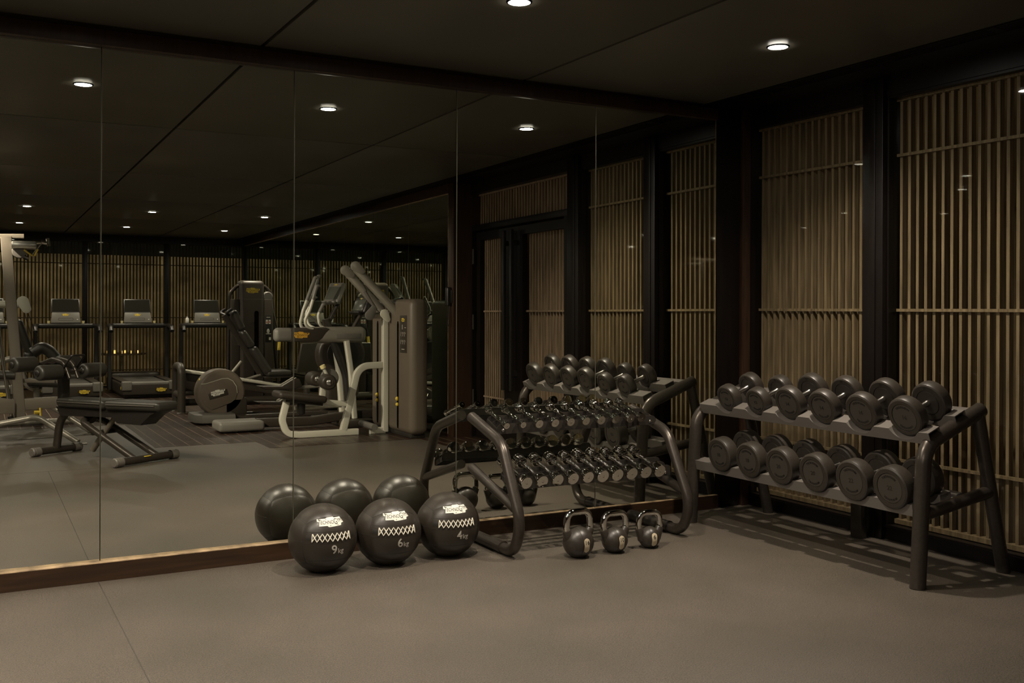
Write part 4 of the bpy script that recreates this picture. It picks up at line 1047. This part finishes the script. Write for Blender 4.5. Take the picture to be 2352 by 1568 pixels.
MB().box((3.78, -.668, 1.025), (4.08, -.654, 1.085), .006).build('recess_strip', 'body_grey', st)
plate_logo('logo_plate', st, (3.36, -.652, 1.072), (-1, 0, 0), (0, 0, 1), .19, ('orange', 'black_print'))
for (xa, xb, y) in ((3.80, 3.87, -.80), (3.90, 3.97, -.66)):
    MB().tube(fillet([(xa, y, 1.0), (xa + .06, y, .60), (xb + .03, y, .09)], [.6], 8), 0, rect=(.028, .04, .01)).build('curved_leg', 'frame_white', st)
tubes('curved_leg', 'plastic_black', st, [([(3.76, -.74, 1.0), (3.92, -.74, .60), (3.98, -.74, .05)], .045, [.6])])
arm(st, (3.53, -.62, 1.63), (3.45, -.62, 1.36), (3.37, -.64, 1.19), (3.60, -.70, 1.10), .017, .16)
arm(st, (3.60, -.95, 1.50), (3.50, -.95, 1.32), (3.52, -.92, 1.18), (3.72, -.78, 1.08), .017, .12)
arm(st, (3.66, -.80, 1.42), (3.60, -.80, 1.30), (3.62, -.8, 1.18), (3.78, -.74, 1.08), .017, .10)

# ---- upright cycle with dark drum
uc = thing('upright_cycle', 'black upright exercise cycle with a large round drum, behind the pull down machine', 'exercise machine', (4.1, -1.22, 0))
disc(4.02, .82, -1.36, -1.16, .30, 'drum_housing', 'body_dark', uc, .05)
disc(4.02, .82, -1.155, -1.140, .20, 'inner_disc', 'plastic_black', uc, .006)
MB().box((4.00, -1.34, .05), (4.20, -1.18, .80), .04, None, 4).build('column', 'plastic_black', uc, sharp=60)
MB().box((3.70, -1.45, .0), (4.40, -1.05, .07), .02).build('base', 'plastic_black', uc)
plate_logo('logo_plate', uc, (4.06, -1.176, .40), (0, 0, 1), (1, 0, 0), .24, ('grey_print', 'black_print'))
tubes('handlebar', 'body_dark', uc, [([(3.70, -1.10, 1.08), (3.76, -1.10, 1.15), (4.06, -1.12, 1.15), (4.10, -1.26, 1.12)], .016, [.04, .05])], 12)
console_unit(uc, 4.30, -1.26, 1.42, R(22), R(-8), .22, .34, 'plastic_black')
tubes('console_neck', 'frame_tube', uc, [([(4.32, -1.26, 1.36), (4.14, -1.26, 1.05)], .028, 0)])
tubes('crank', 'steel', uc, [([(4.0, -1.12, .30), (4.1, -1.06, .18)], .014, 0)])

# ---- pull-down machine: pale frame, padded seat, twin arms, tall taupe weight tower
pd_ = thing('pulldown_machine', 'pale framed pull down machine with padded seat, twin swing arms and taupe tower', 'exercise machine', (3.6, .22, 0))
fy = .20
RB = (.030, .032, .008)
MB().tube(fillet([(2.965, fy, .43), (2.905, fy, .20), (2.955, fy, .05), (3.10, fy, .035), (3.74, fy, .035)], [.14, .10, .05], 8), 0, rect=(.034, .03, .008)).build('base_frame', 'frame_white', pd_)
MB().tube([(3.88, fy, .035), (4.05, fy, .035)], 0, rect=(.034, .03, .008)).build('base_frame_end', 'frame_white', pd_)
MB().tube(fillet([(3.575, fy, .06), (3.745, fy, .745), (4.05, fy, .755)], [.16], 10), 0, rect=(.036, .032, .008)).build('diagonal_frame', 'frame_white', pd_)
MB().tube([(3.34, fy, .375), (3.66, fy, .335)], 0, rect=(.028, .028, .006)).build('seat_beam', 'frame_white', pd_)
MB().tube([(4.052, fy + .0, .02), (4.052, fy, 1.36)], 0, rect=(.030, .038, .006)).build('tower_post', 'frame_white', pd_)
MB().box((0, -.17, -.038), (.52, .17, .038), .034, RotAt((2.835, fy, .475), R(8), 'Y'), 5).build('seat_pad', 'body_dark', pd_, sharp=60)
MB().box((0, -.06, -.035), (.40, .06, .0), .006, RotAt((2.94, fy, .425), R(8), 'Y')).build('seat_bracket', 'body_dark', pd_)
MB().box((3.07, fy - .05, .24), (3.15, fy + .05, .41), .03).build('pivot_lug', 'plastic_black', pd_)
tubes('foot_crossbar', 'frame_white', pd_, [([(3.10, fy - .2, .30), (3.62, fy - .2, .31)], .024, 0)])
MB().tube([(3.335, fy, .38), (3.36, fy, .60)], 0, rect=(.03, .035, .008)).build('roller_post', 'frame_white', pd_)
disc(3.42, .625, fy - .02, fy + .02, .10, 'adjuster_disc', 'body_grey', pd_, .006)
tubes('adjuster_knob', 'pale_yellow', pd_, [([(3.345, fy + .03, .735), (3.330, fy + .03, .765)], .030, 0)])
tubes('adjuster_stem', 'frame_white', pd_, [([(3.385, fy + .03, .66), (3.345, fy + .03, .735)], .018, 0)])
roller('thigh_roller', pd_, (3.36, fy + .04, .595), (3.34, fy + .26, .595), .082, 'body_dark'); roller('thigh_roller', pd_, (3.30, fy - .26, .615), (3.30, fy - .03, .615), .078, 'body_dark')
tubes('foot_bar', 'body_grey', pd_, [([(3.86, -.02, .10), (3.84, .46, .10)], .036, 0)])
# swing arms with flat paddle heads
def paddle(p, a, mt, parent, r=.055, L=.085):
    T = Matrix.Translation(p) @ Matrix.Rotation(R(90), 4, 'X') @ Matrix.Rotation(a, 4, 'Z')
    poly = [(r * math.cos(t), r * math.sin(t)) for t in [math.pi / 2 + math.pi * k / 12 for k in range(13)]] + [(L + r * .62 * math.cos(t), r * .62 * math.sin(t)) for t in [-math.pi / 2 + math.pi * k / 12 for k in range(13)]]
    MB().prism(poly, .028, T @ Matrix.Translation((0, 0, -.014)), .006).build('paddle_head', mt, parent)
a1 = tubes('swing_arm', 'frame_silver', pd_, [([(3.655, fy + .18, 1.80), (4.13, fy + .18, 1.32)], .046, 0)], 22); paddle((3.635, fy + .225, 1.82), R(-35), 'frame_silver', a1)
a2 = tubes('swing_arm', 'frame_silver', pd_, [([(3.64, fy - .12, 1.79), (4.12, fy - .12, 1.29)], .046, 0)], 22); paddle((3.62, fy - .07, 1.79), R(-35), 'frame_silver', a2)
c1 = tubes('lower_arm_tube', 'frame_silver', pd_, [([(3.86, fy + .02, 1.295), (4.15, fy + .02, 1.30)], .034, 0)], 20)
paddle((3.855, fy + .06, 1.30), R(60), 'body_grey', c1); paddle((4.01, fy + .10, 1.315), R(-60), 'frame_white', c1, .05, .07)
tubes('pull_strut', 'tray_grey', pd_, [([(3.80, fy + .05, 1.56), (3.93, fy + .05, 1.36)], .018, 0)])
tubes('arm_cable', 'tray_black', pd_, [([(3.66, fy + .20, 1.77), (3.80, fy + .12, 1.56)], .004, 0), ([(3.93, fy + .06, 1.36), (4.0, fy + .08, 1.30)], .004, 0)])
tw = MB().box((4.088, -.35, .035), (4.30, .86, 1.475), .075, None, 6).build('weight_tower', 'body_brown', pd_, sharp=60)
MB().box((4.12, -.30, .0), (4.28, .80, .05), .01).build('tower_base', 'tray_black', pd_)
for y in (-.12, .50):
    s_ = MB(); s_.prism([(y - .024, .12), (y - .012, .085), (y + .012, .085), (y + .024, .12), (y + .024, 1.20), (y + .012, 1.235), (y - .012, 1.235), (y - .024, 1.20)], .004, Matrix(((0, 0, -1, 4.0895), (1, 0, 0, 0), (0, 1, 0, 0), (0, 0, 0, 1)))); s_.build('weight_slot', 'groove', tw)
    g = MB(); g.ell((4.078, y, .40), (.02, .014, .024), 14, 8); g.ell((4.078, y + .006, .34), (.02, .014, .020), 14, 8); g.build('selector_pin', 'yellow', tw)
pnl = MB().box((4.0835, .565, .90), (4.0885, .755, 1.30), .002).build('instruction_panel', 'body_dark', tw)
plate_logo('logo_plate', pnl, (4.0825, .66, 1.25), (0, -1, 0), (0, 0, 1), .10)
mb = MB()
for r_ in range(2):
    for c_ in range(3):
        y0, z0 = .605 + c_ * .05, 1.10 - r_ * .085
        mb.tube([(4.0825, y0 + .012 * math.cos(t), z0 + .022 * math.sin(t)) for t in [math.pi * 2 * k / 10 for k in range(9)]], .0016, 5)
mb.box((4.081, .70, 1.165), (4.083, .74, 1.172), 0); mb.box((4.081, .62, .935), (4.083, .70, .942), 0); mb.tube([(4.0825, .63, 1.15), (4.0825, .63, 1.20)], .002, 5); mb.tube([(4.0825, .645, 1.15), (4.0825, .645, 1.20)], .002, 5)
mb.build('instruction_diagrams', 'grey_print', pnl)

# ---- cable crossover machine (left of the bench)
cm = thing('cable_machine', 'champagne steel cable machine with leaning post, chrome pulleys and guide rods', 'exercise machine', (.4, -.9, 0))
MB().tube([(.335, -.9, 2.10), (.475, -.9, .22)], 0, rect=(.052, .05, .008)).build('leaning_post', 'silver_brown', cm)
MB().tube([(-.45, -.9, 2.08), (.50, -.9, 2.115)], 0, rect=(.022, .035, .006)).build('top_beam', 'silver_brown', cm)
MB().tube([(.40, -.9, .375), (.86, -.9, .385)], 0, rect=(.06, .045, .006)).build('lower_beam', 'silver_brown', cm)
MB().tube([(.40, -1.0, .62), (.80, -1.0, .60)], 0, rect=(.02, .03, .006)).build('seat_rail', 'silver_brown', cm)
MB().tube([(.72, -1.0, .80), (.98, -1.0, .34)], 0, rect=(.02, .03, .006)).build('brace', 'silver_brown', cm)
tubes('base_tube', 'frame_silver', cm, [([(-.60, -.62, .10), (.30, -.62, .215), (.62, -.62, .27), (.98, -.34, .02)], .030, [.3, .16])])
tubes('base_tube', 'frame_silver', cm, [([(-.60, -1.4, .30), (.55, -1.4, .36), (.75, -1.4, .34), (1.18, -1.2, .03)], .030, [.3, .12])])
MB().box((.92, -.40, .0), (1.06, -.28, .012), .003).build('foot_plate', 'frame_silver', cm); MB().box((1.10, -1.27, .0), (1.24, -1.14, .012), .003).build('foot_plate', 'frame_silver', cm)
disc(.46, 1.955, -.90, -.84, .072, 'pulley_wheel', 'tray_grey', cm, .008)
MB().box((.38, -.95, 1.98), (.62, -.80, 2.06), .02).build('pulley_bracket', 'steel', cm)
tubes('hook_bar', 'chrome', cm, [([(.42, -.86, 2.03), (.66, -.86, 2.05)], .016, 0), ([(.66, -.88, 2.06), (.74, -.86, 2.045)], .02, 0), ([(.72, -.86, 2.10), (.735, -.86, 2.02)], .02, 0), ([(.66, -.86, 2.04), (.58, -.86, 1.92)], .009, 0)])
tubes('yellow_strap', 'yellow', cm, [([(.50, -.84, 1.97), (.58, -.84, 1.91)], .008, 0), ([(.60, -.84, 1.91), (.63, -.84, 1.98)], .009, 0)])
tubes('rod_clamp', 'plastic_black', cm, [([(.50, -.85, 1.90), (.54, -.85, 1.88)], .022, 0)])
tubes('guide_rod', 'steel', cm, [([(.235, -.78, 1.30), (.385, -.78, .26)], .012, 0)]); tubes('guide_rod', 'steel', cm, [([(.27, -.98, 1.25), (.40, -.98, .26)], .010, 0)])
tubes('rod_foot', 'plastic_black', cm, [([(.38, -.78, .27), (.395, -.78, .20)], .028, 0)])
MB().prism([(.10, .30), (.42, .30), (.42, .44), (.30, .46), (.22, .54), (.10, .54)], .03, Matrix(((1, 0, 0, 0), (0, 0, -1, -.74), (0, 1, 0, 0), (0, 0, 0, 1))), .004).build('carriage_plate', 'silver_brown', cm)
tubes('round_pad', 'vinyl_black', cm, [([(.05, -.86, .70), (.42, -.86, .68)], .045, 0)])
MB().box((.60, -.93, .27), (.66, -.87, .31), .004).build('stop_block', 'yellow', cm); tubes('pull_pin', 'yellow', cm, [([(.60, -.83, .30), (.66, -.83, .295)], .012, 0), ([(.655, -.83, .34), (.66, -.83, .25)], .010, 0)])

# ---- chest machine with white paddle arms behind the cable machine
ch = thing('chest_machine', 'black padded chest machine with pale paddle arm, half hidden behind the cable machine', 'exercise machine', (.6, -2.4, 0))
def padbox(nm, p, L, th, hw, ang, mt='vinyl_black'):
    MB().box((-L / 2, -hw, -th / 2), (L / 2, hw, th / 2), th * .45, RotAt(p, ang, 'Y'), 5).build(nm, mt, ch, sharp=60)
padbox('back_pad', (.58, -2.4, .98), .55, .09, .16, R(72)); padbox('lower_back_pad', (.66, -2.4, .72), .34, .11, .17, R(66)); padbox('seat_pad', (.80, -2.4, .50), .42, .09, .18, R(4))
tubes('padded_arm', 'vinyl_black', ch, [([(.64, -2.15, .86), (.74, -2.15, .93), (.82, -2.15, .88), (1.02, -2.15, .62)], .065, [.06, .06])], 20)
tubes('press_arm', 'frame_white', ch, [([(.10, -2.2, 1.36), (.30, -2.2, 1.42), (.50, -2.2, 1.42)], .042, [.1])], 18)
T = Matrix.Translation((.54, -2.16, 1.45)) @ Matrix.Rotation(R(90), 4, 'X') @ Matrix.Rotation(R(-65), 4, 'Z')
MB().prism([(.065 * math.cos(t), .065 * math.sin(t)) for t in [math.pi / 2 + math.pi * k / 12 for k in range(13)]] + [(.09 + .05 * math.cos(t), .05 * math.sin(t)) for t in [-math.pi / 2 + math.pi * k / 12 for k in range(13)]], .03, T, .006).build('paddle_head', 'frame_white', ch)
tubes('arm_cable', 'tray_black', ch, [([(.58, -2.2, 1.36), (.74, -2.2, .92)], .004, 0), ([(.55, -2.2, 1.35), (.66, -2.2, .95)], .004, 0)])
tubes('main_frame', 'frame_silver', ch, [([(-.1, -2.4, .62), (.45, -2.4, .80)], .035, 0), ([(-.1, -2.4, .48), (.5, -2.4, .62)], .035, 0), ([(.70, -2.4, .45), (.70, -2.4, .04)], .035, 0), ([(.1, -2.4, .04), (1.1, -2.4, .04)], .035, 0), ([(.50, -2.4, .80), (.60, -2.4, .45), (.75, -2.4, .42)], .03, [.1])])
MB().box((.02, -2.5, .0), (.12, -2.3, .62), .02).build('rear_column', 'frame_silver', ch)

# ---- wall phone on the dark trim beside the side mirror
ph = thing('wall_phone', 'black wall phone with hanging cord on the dark trim between side mirror and door', 'phone', (XM - .02, .865, 1.5))
MB().box((XM - .075, .83, 1.40), (XM - .020, .90, 1.60), .014, None, 4).build('handset', 'plastic_black', ph)
MB().box((XM - .035, .815, 1.43), (XM - .020, .915, 1.57), .006).build('wall_plate', 'plastic_black', ph)
tubes('cord', 'tray_black', ph, [([(XM - .05, .865, 1.41), (XM - .05, .85, 1.22), (XM - .05, .87, 1.17), (XM - .05, .895, 1.22), (XM - .04, .885, 1.45)], .005, [.03, .02, .03])], 8)
